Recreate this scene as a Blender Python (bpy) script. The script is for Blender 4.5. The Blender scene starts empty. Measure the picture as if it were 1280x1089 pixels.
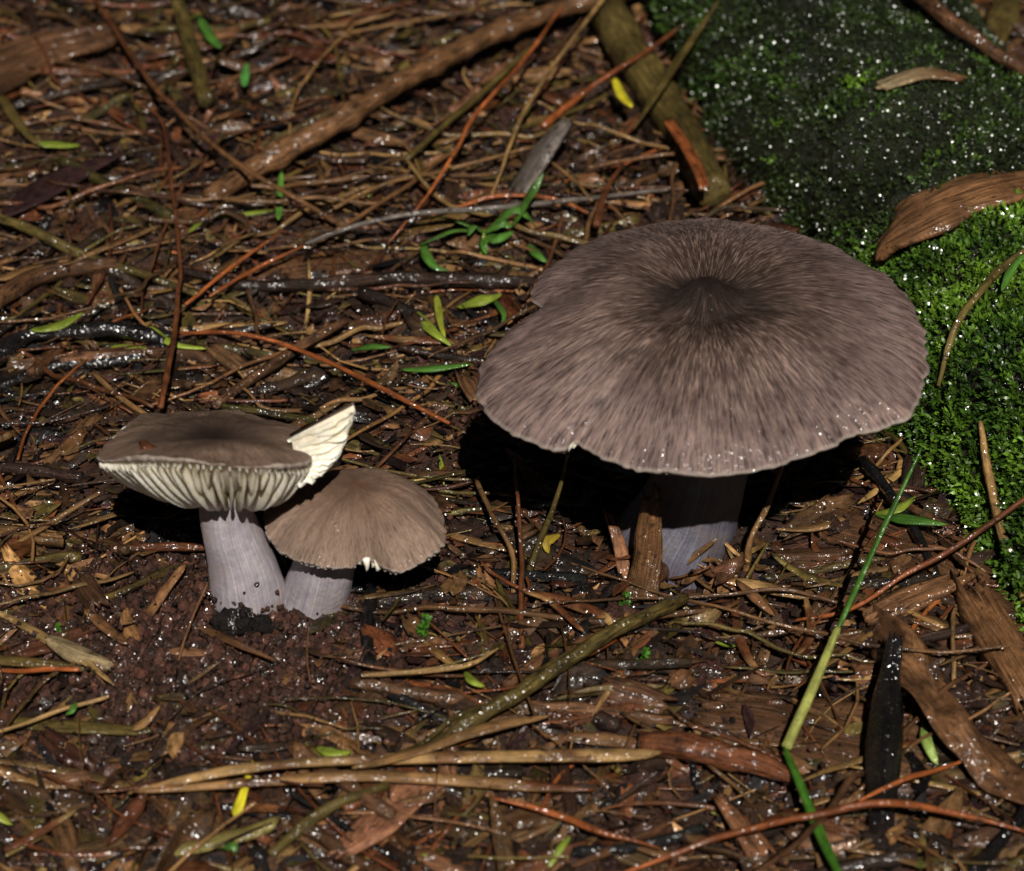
import bpy, math, random
import numpy as np
from mathutils import Vector, Matrix

random.seed(7)
rng = np.random.default_rng(11)
SC = bpy.context.scene
COL = SC.collection
CM = 0.01                                   # everything below is measured in centimetres

# ------------------------------------------------------------------ camera
PITCH = math.radians(36.0)
DIST = 38.0
PW, PH = 1280.0, 1089.0                     # photograph size
FPX = 93.0 * DIST                           # focal length in photo pixels
CAMP = np.array([0.0, -DIST * math.cos(PITCH), DIST * math.sin(PITCH)])
FWD = np.array([0.0, math.cos(PITCH), -math.sin(PITCH)])
UPV = np.array([0.0, math.sin(PITCH), math.cos(PITCH)])
RGT = np.array([1.0, 0.0, 0.0])
cam = bpy.data.cameras.new('camera'); camo = bpy.data.objects.new('camera', cam); COL.objects.link(camo)
cam.sensor_width = 36.0; cam.sensor_fit = 'HORIZONTAL'
cam.lens = 36.0 * FPX / PW
cam.clip_start = 0.01; cam.clip_end = 100.0
camo.location = Vector(CAMP * CM)
camo.rotation_euler = (math.pi / 2 - PITCH, 0, 0)
cam.dof.use_dof = True; cam.dof.focus_distance = 36.2 * CM; cam.dof.aperture_fstop = 34.0
SC.camera = camo

# ------------------------------------------------------------------ light
SUN_EL, SUN_AZ = math.radians(49), math.radians(7)      # flash-like light, above and a little right of the camera
L = Vector((math.cos(SUN_EL) * math.sin(SUN_AZ), -math.cos(SUN_EL) * math.cos(SUN_AZ), math.sin(SUN_EL)))
sun = bpy.data.lights.new('sun', 'SUN'); suno = bpy.data.objects.new('sun', sun); COL.objects.link(suno)
sun.energy = 5.0; sun.angle = math.radians(0.6); sun.color = (1.0, 0.95, 0.88)
suno.rotation_euler = L.to_track_quat('Z', 'Y').to_euler(); suno.location = L * 2.0
W = bpy.data.worlds.new('World'); SC.world = W; W.use_nodes = True
sky = W.node_tree.nodes.new('ShaderNodeTexSky'); sky.sky_type = 'NISHITA'; sky.sun_disc = False
sky.sun_elevation = SUN_EL; sky.sun_rotation = math.atan2(L.x, L.y)
bg = W.node_tree.nodes['Background']; bg.inputs['Strength'].default_value = 0.004
W.node_tree.links.new(sky.outputs[0], bg.inputs[0])
SC.view_settings.view_transform = 'Standard'; SC.view_settings.look = 'None'
SC.view_settings.exposure = 0.12; SC.view_settings.gamma = 1.0

# ------------------------------------------------------------------ numeric helpers
def _hash(ix, iy, seed):
    h = (ix.astype(np.int64) * 374761393 + iy.astype(np.int64) * 668265263 + seed * 974634773) & 0x7fffffff
    h = ((h ^ (h >> 13)) * 1274126177) & 0x7fffffff
    return ((h ^ (h >> 16)) & 0xffff) / 65535.0 * 2 - 1
def vnoise(x, y, seed=0):
    x = np.asarray(x, float); y = np.asarray(y, float)
    ix, iy = np.floor(x), np.floor(y); fx, fy = x - ix, y - iy
    fx = fx * fx * (3 - 2 * fx); fy = fy * fy * (3 - 2 * fy)
    a, b = _hash(ix, iy, seed), _hash(ix + 1, iy, seed)
    c, d = _hash(ix, iy + 1, seed), _hash(ix + 1, iy + 1, seed)
    return (a * (1 - fx) + b * fx) * (1 - fy) + (c * (1 - fx) + d * fx) * fy
def fbm(x, y, seed=0, o=3):
    x = np.asarray(x, float); y = np.asarray(y, float); s = 0; a = 1.0
    for i in range(o):
        s = s + a * vnoise(x * 2 ** i + 17 * i, y * 2 ** i - 9 * i, seed + i); a *= 0.5
    return s
def sstep(a, b, x):
    t = np.clip((np.asarray(x, float) - a) / (b - a), 0, 1); return t * t * (3 - 2 * t)
def norm(v):
    v = np.asarray(v, float); return v / np.maximum(np.linalg.norm(v, axis=-1, keepdims=True), 1e-9)

def ray(px, py):
    return norm(FWD + RGT * (px - PW / 2) / FPX + UPV * (PH / 2 - py) / FPX)
def at_z(px, py, z):
    d = ray(px, py); return CAMP + d * ((z - CAMP[2]) / d[2])
def at_y(px, py, y):
    d = ray(px, py); return CAMP + d * ((y - CAMP[1]) / d[1])
def project(P):
    P = np.asarray(P, float) - CAMP; z = P @ FWD
    return PW / 2 + FPX * (P @ RGT) / z, PH / 2 - FPX * (P @ UPV) / z
def ppc(P):                                  # photo pixels per cm at a point
    return FPX / ((np.asarray(P) - CAMP) @ FWD)

M2B = at_z(312, 762, 0.0)                    # foot of the pale-gilled mushroom
M3B = at_z(392, 756, 0.0)
M1B = at_z(866, 683, 0.0)
SOILC = at_z(285, 845, 0.0)

def soil_mask(x, y):
    m = np.exp(-(((x - SOILC[0]) / 2.35) ** 2 + ((y - SOILC[1] - .3) / 2.0) ** 2) ** 1.7)
    return m
def gz(x, y):
    x = np.asarray(x, float); y = np.asarray(y, float)
    z = 0.20 * fbm(x * .3, y * .3, 3, 2) + 0.085 * fbm(x * 1.1, y * 1.1, 9, 3)
    z = z + soil_mask(x, y) * 0.16
    for b in (M1B, M2B, M3B):
        k = np.exp(-(((x - b[0]) ** 2 + (y - b[1]) ** 2) / 1.6)); z = z * (1 - .8 * k)
    return z
def gz_fine(x, y):
    s = soil_mask(x, y)
    return gz(x, y) + (0.03 + .05 * s) * fbm(x * 4, y * 4, 21, 3) + .014 * s * fbm(x * 16, y * 16, 5, 2)
def gpt(px, py, h=0.0):                      # the ground point seen at a photo pixel, h above the ground
    z = 0.0
    for _ in range(8):
        P = at_z(px, py, z + h); z = .5 * z + .5 * float(gz(P[0], P[1]))
    P = at_z(px, py, z + h); return P

# ------------------------------------------------------------------ mesh helpers
def new_mesh(name, V, F, uv=None, col=None, smooth=True, extra=None, fmat=None):
    """V cm (n,3); F list of int arrays (m,4)/(m,3)"""
    me = bpy.data.meshes.new(name)
    V = np.asarray(V, np.float32) * CM
    F = [np.asarray(f, np.int32) for f in F if len(f)]
    tot = np.concatenate([np.full(len(f), f.shape[1], np.int32) for f in F])
    li = np.concatenate([f.ravel() for f in F])
    st = np.concatenate([[0], np.cumsum(tot)[:-1]]).astype(np.int32)
    me.vertices.add(len(V)); me.vertices.foreach_set('co', V.ravel())
    me.loops.add(len(li)); me.loops.foreach_set('vertex_index', li)
    me.polygons.add(len(tot)); me.polygons.foreach_set('loop_start', st); me.polygons.foreach_set('loop_total', tot)
    me.polygons.foreach_set('use_smooth', np.full(len(tot), smooth, bool))
    me.update(calc_edges=True)
    if uv is not None:
        l = me.uv_layers.new(name='UVMap'); l.data.foreach_set('uv', np.asarray(uv, np.float32)[li].ravel())
    if col is not None:
        a = me.attributes.new('col', 'FLOAT_COLOR', 'POINT')
        c = np.ones((len(V), 4), np.float32); c[:, :3] = np.clip(col, 0, 1); a.data.foreach_set('color', c.ravel())
    if extra is not None:
        for k, v in extra.items():
            a = me.attributes.new(k, 'FLOAT_VECTOR', 'POINT'); a.data.foreach_set('vector', np.asarray(v, np.float32).ravel())
    me.validate()
    return me
def put(name, me_args, mat, parent=None, label=None, cat=None, group=None, kind=None, origin=None, collect=None):
    V = np.asarray(me_args['V'], float)
    if parent is not None: o0 = np.array(parent['_o'])
    else: o0 = np.array(origin) if origin is not None else np.array([V[:, 0].mean(), V[:, 1].mean(), V[:, 2].min()])
    a = dict(me_args); a['V'] = V - o0
    me = new_mesh(name, **{k_: v_ for k_, v_ in a.items() if k_ != 'fmat'})
    for m_ in (mat if isinstance(mat, tuple) else (mat,)): me.materials.append(m_)
    if 'fmat' in a: me.polygons.foreach_set('material_index', a['fmat'])
    o = bpy.data.objects.new(name, me); COL.objects.link(o)
    if parent is not None: o.parent = parent
    else: o.location = Vector(o0 * CM)
    if label: o['label'] = label
    if cat: o['category'] = cat
    if group: o['group'] = group
    if kind: o['kind'] = kind
    o_origin[o.name] = o0
    return o
o_origin = {}
def thing(name, label, cat, loc, group=None):
    o = bpy.data.objects.new(name, None); COL.objects.link(o); o.empty_display_size = .005
    o.location = Vector(np.array(loc) * CM); o['label'] = label; o['category'] = cat
    if group: o['group'] = group
    o['_o'] = [float(q) for q in loc]
    return o
def grid_faces(n, m, close_m=False, off=0, flip=False):
    i = np.arange(n - 1)[:, None]; j = np.arange(m if close_m else m - 1)[None, :]
    a = i * m + j; b = i * m + (j + 1) % m; c = (i + 1) * m + (j + 1) % m; d = (i + 1) * m + j
    f = np.stack([a, b, c, d], -1).reshape(-1, 4) + off
    return f[:, ::-1] if flip else f
def catmull(P, n):
    P = np.asarray(P, float)
    if len(P) == 2: 
        t = np.linspace(0, 1, n)[:, None]; return P[0] * (1 - t) + P[1] * t
    Q = np.vstack([2 * P[0] - P[1], P, 2 * P[-1] - P[-2]])
    seg = np.linalg.norm(np.diff(P, axis=0), axis=1); cum = np.concatenate([[0], np.cumsum(seg)]); 
    s = np.linspace(0, cum[-1], n); k = np.clip(np.searchsorted(cum, s, 'right') - 1, 0, len(P) - 2)
    t = ((s - cum[k]) / np.maximum(seg[k], 1e-9))[:, None]
    p0, p1, p2, p3 = Q[k], Q[k + 1], Q[k + 2], Q[k + 3]
    return .5 * (2 * p1 + (p2 - p0) * t + (2 * p0 - 5 * p1 + 4 * p2 - p3) * t ** 2 + (3 * p1 - p0 - 3 * p2 + p3) * t ** 3)
def frames(C):
    T = norm(np.gradient(C, axis=0)); up = np.array([0, 0, 1.0])
    B = np.cross(up, T); bad = np.linalg.norm(B, axis=1) < .15
    B[bad] = np.cross(T[bad], np.array([0, -1.0, 0.2])) if bad.any() else B[bad]
    for i in range(1, len(B)):
        if B[i] @ B[i - 1] < 0: B[i] = -B[i]
    B = norm(B); N = norm(np.cross(T, B)); return T, B, N
def prof(w, n):
    w = np.atleast_1d(np.asarray(w, float))
    return np.interp(np.linspace(0, 1, n), np.linspace(0, 1, len(w)), w)

def tint(base, n, amp=.25, seed=0, t=None):
    base = np.asarray(base, float)
    t = rng.uniform(0, 50, n) if t is None else t
    return base[None, :] * np.exp(amp * vnoise(t, t * .37 + seed, seed))[:, None]

def tube_data(C, r, k=8, rough=.08, seed=0, color=(.1, .1, .1), amp=.25, flat=1.0, nodes=0, endcol=None, ridges=0):
    C = np.asarray(C, float); n = len(C); T, B, N = frames(C); r = prof(r, n)
    ln = np.concatenate([[0], np.cumsum(np.linalg.norm(np.diff(C, axis=0), axis=1))])
    ph = np.linspace(0, 2 * np.pi, k, endpoint=False)
    R = r[:, None] * (1 + rough * fbm(ln[:, None] * 5 + 0 * ph, 3 * np.cos(ph)[None] + 2 * np.sin(ph)[None] + 0 * ln[:, None], seed, 2))
    if ridges: R *= 1 + ridges * (np.abs(np.sin(ph * k / 4 + seed))[None] - .5)
    if nodes:
        for q in np.linspace(.12, .9, nodes) + np.random.default_rng(seed).uniform(-.04, .04, nodes):
            R *= 1 + .35 * np.exp(-((ln / ln[-1] - q) * ln[-1] / (r.mean() * 1.1)) ** 2)[:, None]
    V = C[:, None] + B[:, None] * (R * np.cos(ph))[..., None] + N[:, None] * (R * np.sin(ph) * flat)[..., None]
    V = V.reshape(-1, 3)
    F4 = grid_faces(n, k, True)
    e0, e1 = len(V), len(V) + 1
    V = np.vstack([V, C[0] - T[0] * r[0] * .3, C[-1] + T[-1] * r[-1] * .3])
    j = np.arange(k)
    F3 = np.vstack([np.stack([(j + 1) % k, j, np.full(k, e0)], 1), np.stack([(n - 1) * k + j, (n - 1) * k + (j + 1) % k, np.full(k, e1)], 1)])
    uv = np.vstack([np.stack([np.repeat(ln, k), np.tile(ph / (2 * np.pi) * (2 * np.pi * r.mean()), n)], 1), [[0, 0], [ln[-1], 0]]])
    tt = np.concatenate([(ln[:, None] * 1.3 + .2 * np.cos(ph)[None]).ravel(), [0, ln[-1] * 1.3]])
    c = tint(color, len(V), amp, seed, tt + seed)
    if endcol is not None:
        f = np.concatenate([np.repeat(ln / ln[-1], k), [0, 1]])
        m = sstep(.0, 1.0, f)[:, None]; c = c * (1 - m) + np.array(endcol)[None] * m * (c / np.array(color)[None])
    return dict(V=V, F=[F4, F3], uv=uv, col=c)

def strip_data(C, w, th=.02, nx=5, arch=0.0, roll=0.0, twist=0.0, ragged=0.0, ridge=0.0, seed=0, color=(.1, .1, .1), amp=.25,
               endcol=None, wav=0.0, pleat=0.0, spots=None):
    """flat long thing with thickness: C centre line, w widths, arch>0 sides bend down, ragged end in cm"""
    C = np.asarray(C, float); n = len(C); T, B, N = frames(C); w = prof(w, n)
    if ragged < .05: w = w * np.sqrt(np.clip(1.02 - np.abs(np.linspace(-1, 1, n)) ** 7, 0, 1))
    ln = np.concatenate([[0], np.cumsum(np.linalg.norm(np.diff(C, axis=0), axis=1))])
    a = roll + twist * np.linspace(0, 1, n)
    B2 = B * np.cos(a)[:, None] + N * np.sin(a)[:, None]; N2 = -B * np.sin(a)[:, None] + N * np.cos(a)[:, None]
    v = np.linspace(-1, 1, nx)
    rg = np.random.default_rng(seed + 99)
    off = -arch * w[:, None] * .5 * (v[None] ** 2) + ridge * fbm(v[None] * 6 + 0 * ln[:, None], ln[:, None] * .6 + 0 * v[None], seed, 2)
    if pleat: off = off + pleat * np.cos(v * np.pi * (nx - 1) / 2)[None] 
    if wav: off = off + wav * fbm(ln[:, None] * 1.2 + v[None] * .4, v[None] * .8 + 0 * ln[:, None], seed + 4, 2)
    edge = 1 + .0 * ln[:, None]
    sw = (w * .5 * (1 + .10 * vnoise(ln * 2.2, ln * 0 + seed, seed)))[:, None] * v[None]
    rag = np.zeros((n, nx))
    if ragged:
        e0, e1 = rg.uniform(-1, 1, nx) * ragged, rg.uniform(-1, 1, nx) * ragged
        f = np.linspace(0, 1, n)[:, None]
        rag = e0[None] * (1 - f) ** 3 + e1[None] * f ** 3
    top = C[:, None] + B2[:, None] * sw[..., None] + N2[:, None] * (off + th / 2)[..., None] + T[:, None] * rag[..., None]
    bot = C[:, None] + B2[:, None] * (sw * .96)[..., None] + N2[:, None] * (off - th / 2)[..., None] + T[:, None] * rag[..., None]
    V = np.vstack([top.reshape(-1, 3), bot.reshape(-1, 3)]); m = n * nx
    F = [grid_faces(n, nx, flip=False), grid_faces(n, nx, off=m, flip=True)]
    i = np.arange(n - 1)
    F.append(np.stack([i * nx, (i + 1) * nx, m + (i + 1) * nx, m + i * nx], 1))
    q = nx - 1; F.append(np.stack([i * nx + q, m + i * nx + q, m + (i + 1) * nx + q, (i + 1) * nx + q], 1))
    j = np.arange(nx - 1)
    F.append(np.stack([j, m + j, m + j + 1, j + 1], 1)); b = (n - 1) * nx
    F.append(np.stack([b + j, b + j + 1, m + b + j + 1, m + b + j], 1))
    uv1 = np.stack([np.repeat(ln, nx), (sw).ravel()], 1); uv = np.vstack([uv1, uv1])
    tt = np.tile((ln[:, None] * 1.1 + .35 * v[None]).ravel(), 2)
    c = tint(color, len(V), amp, seed, tt + seed * 1.7)
    if endcol is not None:
        f = np.tile(np.repeat(np.linspace(0, 1, n), nx), 2); mm = sstep(.1, .9, f)[:, None]
        c = c * (1 - mm) + np.array(endcol)[None] * mm
    if spots is not None:
        s = sstep(.25, .5, fbm(uv[:, 0] * 2.2, uv[:, 1] * 4, seed + 8, 2))[:, None]; c = c * (1 - s) + np.array(spots)[None] * s
    return dict(V=V, F=F, uv=uv, col=c)

def blob_data(c, r, seed, color, amp=.35, sub=2, squash=.75, freq=1.6):
    import bmesh
    bm = bmesh.new(); bmesh.ops.create_icosphere(bm, subdivisions=sub, radius=1)
    V = np.array([v.co for v in bm.verts]); F = np.array([[v.index for v in f.verts] for f in bm.faces]); bm.free()
    d = 1 + amp * fbm(V[:, 0] * freq + V[:, 2] * 2.1 + seed, V[:, 1] * freq - V[:, 2] * 1.3, seed, 2)
    P = V * d[:, None] * np.array(r) * np.array([1, 1, squash])
    a = rng.uniform(0, 6.28); R = np.array([[math.cos(a), -math.sin(a), 0], [math.sin(a), math.cos(a), 0], [0, 0, 1]])
    P = P @ R.T + np.array(c)
    return dict(V=P, F=[F], uv=P[:, :2] * 1.0, col=tint(color, len(P), .3, seed, V[:, 0] * 2 + V[:, 1] * 1.3))
def merge(datas):
    V, uv, col, F3, F4, off = [], [], [], [], [], 0
    for d in datas:
        V.append(d['V']); uv.append(d['uv']); col.append(d['col'])
        for f in d['F']:
            (F4 if f.shape[1] == 4 else F3).append(f + off)
        off += len(d['V'])
    F = ([np.vstack(F4)] if F4 else []) + ([np.vstack(F3)] if F3 else [])
    return dict(V=np.vstack(V), F=F, uv=np.vstack(uv), col=np.vstack(col))

# ------------------------------------------------------------------ materials
class NT:
    def __init__(s, name):
        s.m = bpy.data.materials.new(name); s.m.use_nodes = True; s.t = s.m.node_tree
        s.b = s.t.nodes['Principled BSDF']
    def n(s, typ, **kw):
        o = s.t.nodes.new(typ)
        for k, v in kw.items():
            if k[0] == '_': setattr(o, k[1:], v)
            else: o.inputs[k.replace('__', ' ')].default_value = v
        return o
    def l(s, a, b): s.t.links.new(a, b)
    def vmul(s, vec, f):
        o = s.n('ShaderNodeVectorMath', _operation='MULTIPLY'); s.l(vec, o.inputs[0]); o.inputs[1].default_value = f; return o.outputs[0]
    def noise(s, vec, scale, detail=3, rough=.55):
        o = s.n('ShaderNodeTexNoise', Scale=scale, Detail=detail, Roughness=rough); s.l(vec, o.inputs['Vector']); return o.outputs['Fac']
    def ramp(s, fac, stops):
        o = s.n('ShaderNodeValToRGB'); r = o.color_ramp
        while len(r.elements) < len(stops): r.elements.new(.5)
        for e, (p, c) in zip(r.elements, stops):
            e.position = p; e.color = (*c, 1) if len(c) == 3 else c
        s.l(fac, o.inputs[0]); return o.outputs[0]
    def rng(s, fac, a, b, c, d):
        o = s.n('ShaderNodeMapRange'); o.inputs[1].default_value = a; o.inputs[2].default_value = b; o.inputs[3].default_value = c; o.inputs[4].default_value = d
        s.l(fac, o.inputs[0]); return o.outputs[0]
    def mix(s, fac, a, b, mode='MIX'):
        o = s.n('ShaderNodeMix', _data_type='RGBA', _blend_type=mode)
        if isinstance(fac, (int, float)): o.inputs[0].default_value = fac
        else: s.l(fac, o.inputs[0])
        for i, q in ((6, a), (7, b)):
            if isinstance(q, tuple): o.inputs[i].default_value = (*q, 1)
            else: s.l(q, o.inputs[i])
        return o.outputs[2]
    def math(s, op, a, b=None):
        o = s.n('ShaderNodeMath', _operation=op)
        for i, q in ((0, a), (1, b)):
            if q is None: continue
            if isinstance(q, (int, float)): o.inputs[i].default_value = q
            else: s.l(q, o.inputs[i])
        return o.outputs[0]
    def bump(s, h, dist, strength=1.0, normal=None):
        o = s.n('ShaderNodeBump'); o.inputs['Strength'].default_value = strength; o.inputs['Distance'].default_value = dist * CM
        s.l(h, o.inputs['Height'])
        if normal is not None: s.l(normal, o.inputs['Normal'])
        return o.outputs[0]
    def attr(s, name): return s.n('ShaderNodeAttribute', _attribute_name=name)

def litter_mat(name, rough=(.28, .6), streak=(6., 16.), bump=.014, coat=1.0, coat_r=.2, sub=0.0, contrast=.75, spec=.5, wet=(.45, .62)):
    s = NT(name); uv = s.n('ShaderNodeTexCoord')
    st = s.vmul(uv.outputs['UV'], (streak[0], streak[1], 1)); ob = s.vmul(uv.outputs['Object'], (100, 100, 100))
    oi = s.n('ShaderNodeObjectInfo')
    add = s.n('ShaderNodeVectorMath', _operation='ADD'); s.l(st, add.inputs[0]); s.l(oi.outputs['Random'], add.inputs[1])
    f = s.noise(add.outputs[0], 1.0, 4, .6)
    g = s.noise(ob, 3.2, 4, .6)
    c = s.attr('col').outputs['Color']
    k = s.rng(f, .3, .72, 1 - contrast, 1 + contrast * .7)
    k2 = s.rng(g, .3, .7, .55, 1.35)
    kk = s.math('MULTIPLY', k, k2)
    cc = s.mix(1.0, c, kk, 'MULTIPLY')
    # blotches of dark rot
    r = s.noise(ob, 7.0, 3, .6); dark = s.rng(r, .60, .68, 0, .75)
    cc = s.mix(dark, cc, (.012, .008, .006))
    s.l(cc, s.b.inputs['Base Color'])
    wetn = s.noise(ob, 5.0, 2, .5); wf = s.rng(wetn, wet[0], wet[1], 0, 1)
    s.l(s.rng(wf, 0, 1, rough[1], rough[0]), s.b.inputs['Roughness'])
    s.b.inputs['Specular IOR Level'].default_value = spec * .3
    hn = s.math('ADD', f, s.math('MULTIPLY', s.noise(ob, 28, 3, .6), .8))
    s.l(s.bump(hn, bump), s.b.inputs['Normal'])
    if coat:
        s.l(s.math('MULTIPLY', wf, coat), s.b.inputs['Coat Weight']); s.b.inputs['Coat Roughness'].default_value = coat_r
        s.b.inputs['Coat IOR'].default_value = 1.82
        dn = s.noise(ob, 15, 1.2, .5)
        s.l(s.bump(dn, .06), s.b.inputs['Coat Normal'])
    if sub:
        s.b.inputs['Subsurface Weight'].default_value = sub; s.b.inputs['Subsurface Scale'].default_value = .05 * CM
        s.b.inputs['Subsurface Radius'].default_value = (1, .6, .3)
    return s.m
M_LIT = litter_mat('wet_litter')
M_STRAW = litter_mat('wet_straw', (.25, .5), (2.5, 48.), .014, .9, .2, contrast=.6)
M_NEEDLE = litter_mat('wet_needle', (.22, .45), (3., 90.), .006, .8, .2, contrast=.75)
M_BARK = litter_mat('wet_bark', (.24, .55), (3.2, 26.), .030, 1., .2, contrast=.9)
M_WOOD = litter_mat('rotten_wood', (.3, .65), (2., 45.), .022, .9, .2, contrast=.85)
M_BLACK = litter_mat('charred_wet_wood', (.16, .4), (3., 30.), .016, 1.0, .17, contrast=.6, wet=(.2, .5))
M_GREEN = litter_mat('fresh_green_leaf', (.28, .42), (2.5, 45.), .006, .6, .17, contrast=.5)
def plain_green(m):
    return m
# greens carry no rot blotches
_gt = M_GREEN.node_tree
for nd in list(_gt.nodes):
    if nd.type == 'MAP_RANGE' and abs(nd.inputs[1].default_value - .60) < 1e-4: nd.inputs[4].default_value = .35
_pb = _gt.nodes['Principled BSDF']

def ground_mat():
    s = NT('wet_soil'); tc = s.n('ShaderNodeTexCoord'); ob = s.vmul(tc.outputs['Object'], (100, 100, 100))
    a = s.noise(ob, .55, 5, .62); b = s.noise(ob, 5.5, 5, .65)
    c1 = s.ramp(b, [(.28, (.012, .007, .005)), (.5, (.042, .018, .011)), (.66, (.085, .033, .02)), (.8, (.13, .05, .028))])
    c2 = s.ramp(b, [(.3, (.010, .007, .006)), (.55, (.035, .02, .012)), (.8, (.09, .05, .026))])
    col = s.mix(s.rng(a, .42, .6, 0, 1), c1, c2); s.l(col, s.b.inputs['Base Color'])
    w = s.rng(s.noise(ob, 1.3, 3, .6), .4, .62, 0, 1)
    s.l(s.rng(w, 0, 1, .7, .32), s.b.inputs['Roughness'])
    h = s.math('ADD', s.noise(ob, 9, 5, .7), s.math('MULTIPLY', s.noise(ob, 30, 3, .6), .5))
    s.l(s.bump(h, .06), s.b.inputs['Normal'])
    s.b.inputs['Specular IOR Level'].default_value = .25
    s.l(s.math('MULTIPLY', w, 1.), s.b.inputs['Coat Weight']); s.b.inputs['Coat Roughness'].default_value = .2
    s.b.inputs['Coat IOR'].default_value = 1.7; s.l(s.bump(s.noise(ob, 14, 1.2, .5), .07), s.b.inputs['Coat Normal'])
    return s.m
M_GROUND = ground_mat()
M_SOIL = litter_mat('soil_crumb', (.4, .8), (9., 9.), .07, .9, .17, contrast=.5, wet=(.5, .66))

def cap_mat(name, centre, mid, rim, fleck, dark, k1=95., k2=42., rough=.5, fl=.8, cr=.12, wetrim=(.86, .97, .06), stain=None):
    s = NT(name); p = s.attr('polar'); q = s.attr('rad').outputs['Vector']
    sp = s.n('ShaderNodeSeparateXYZ'); s.l(q, sp.inputs[0]); rad = sp.outputs[0]
    tc = s.n('ShaderNodeTexCoord'); ob = s.vmul(tc.outputs['Object'], (100, 100, 100))
    n1 = s.noise(s.vmul(p.outputs['Vector'], (k1, k1, 17.)), 1.0, 3, .6)
    n2 = s.noise(s.vmul(p.outputs['Vector'], (k2, k2, 7.)), 1.0, 3, .6)
    n3 = s.noise(ob, 1.1, 4, .6); n4 = s.noise(ob, 22, 3, .6)
    r2 = s.math('ADD', rad, s.math('MULTIPLY', s.math('SUBTRACT', n3, .5), .5))
    base = s.ramp(r2, [(.0, centre), (cr, centre), (cr + .3, mid), (.85, rim), (1.0, rim)])
    f = s.math('ADD', s.math('MULTIPLY', n1, .6), s.math('MULTIPLY', n2, .4))
    lite = s.rng(f, .5, .62, 0, fl); drk = s.rng(f, .50, .38, 0, .85)
    fl2 = s.math('MULTIPLY', s.math('MULTIPLY', lite, s.rng(rad, .05, .3, .25, 1)), s.rng(s.noise(ob, .9, 3, .6), .36, .62, .35, 1.1))
    c = s.mix(drk, base, dark); c = s.mix(fl2, c, fleck)
    c = s.mix(1.0, c, s.rng(n3, .3, .7, .72, 1.22), 'MULTIPLY')
    if stain: c = s.mix(s.rng(s.noise(ob, 1.0, 3, .55), .52, .66, 0, .55), c, stain)
    c = s.mix(s.rng(rad, .985, 1.0, 0, .6), c, (.42, .36, .31))
    s.l(c, s.b.inputs['Base Color'])
    s.b.inputs['Roughness'].default_value = rough
    h = s.math('ADD', f, s.math('MULTIPLY', n4, .35))
    s.l(s.bump(h, .028), s.b.inputs['Normal'])
    s.l(s.math('MULTIPLY', s.rng(n4, .52, .66, 0.0, .8), s.rng(rad, wetrim[0], wetrim[1], wetrim[2], 1)), s.b.inputs['Coat Weight']); s.b.inputs['Coat Roughness'].default_value = .18
    s.b.inputs['Coat IOR'].default_value = 1.9; s.l(s.bump(s.noise(ob, 16, 1, .5), .035), s.b.inputs['Coat Normal'])
    s.b.inputs['Specular IOR Level'].default_value = .1; s.b.inputs['Sheen Weight'].default_value = .0; s.b.inputs['Sheen Roughness'].default_value = .4
    return s.m
M_CAP1 = cap_mat('silky_grey_cap', (.013, .008, .006), (.056, .036, .028), (.145, .100, .091), (.27, .185, .15), (.024, .015, .0115), cr=.13)
M_CAP2 = cap_mat('dark_grey_cap', (.034, .021, .015), (.075, .048, .035), (.17, .112, .08), (.16, .11, .08), (.03, .019, .014), 110., 60., .6, .4, wetrim=(.9, 1., .02))
M_CAP3 = cap_mat('brown_felted_cap', (.13, .075, .048), (.19, .118, .08), (.26, .18, .135), (.34, .24, .18), (.09, .056, .04), 110., 60., .6, .5, wetrim=(.9, 1., .03), stain=(.17, .07, .035))

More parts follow.
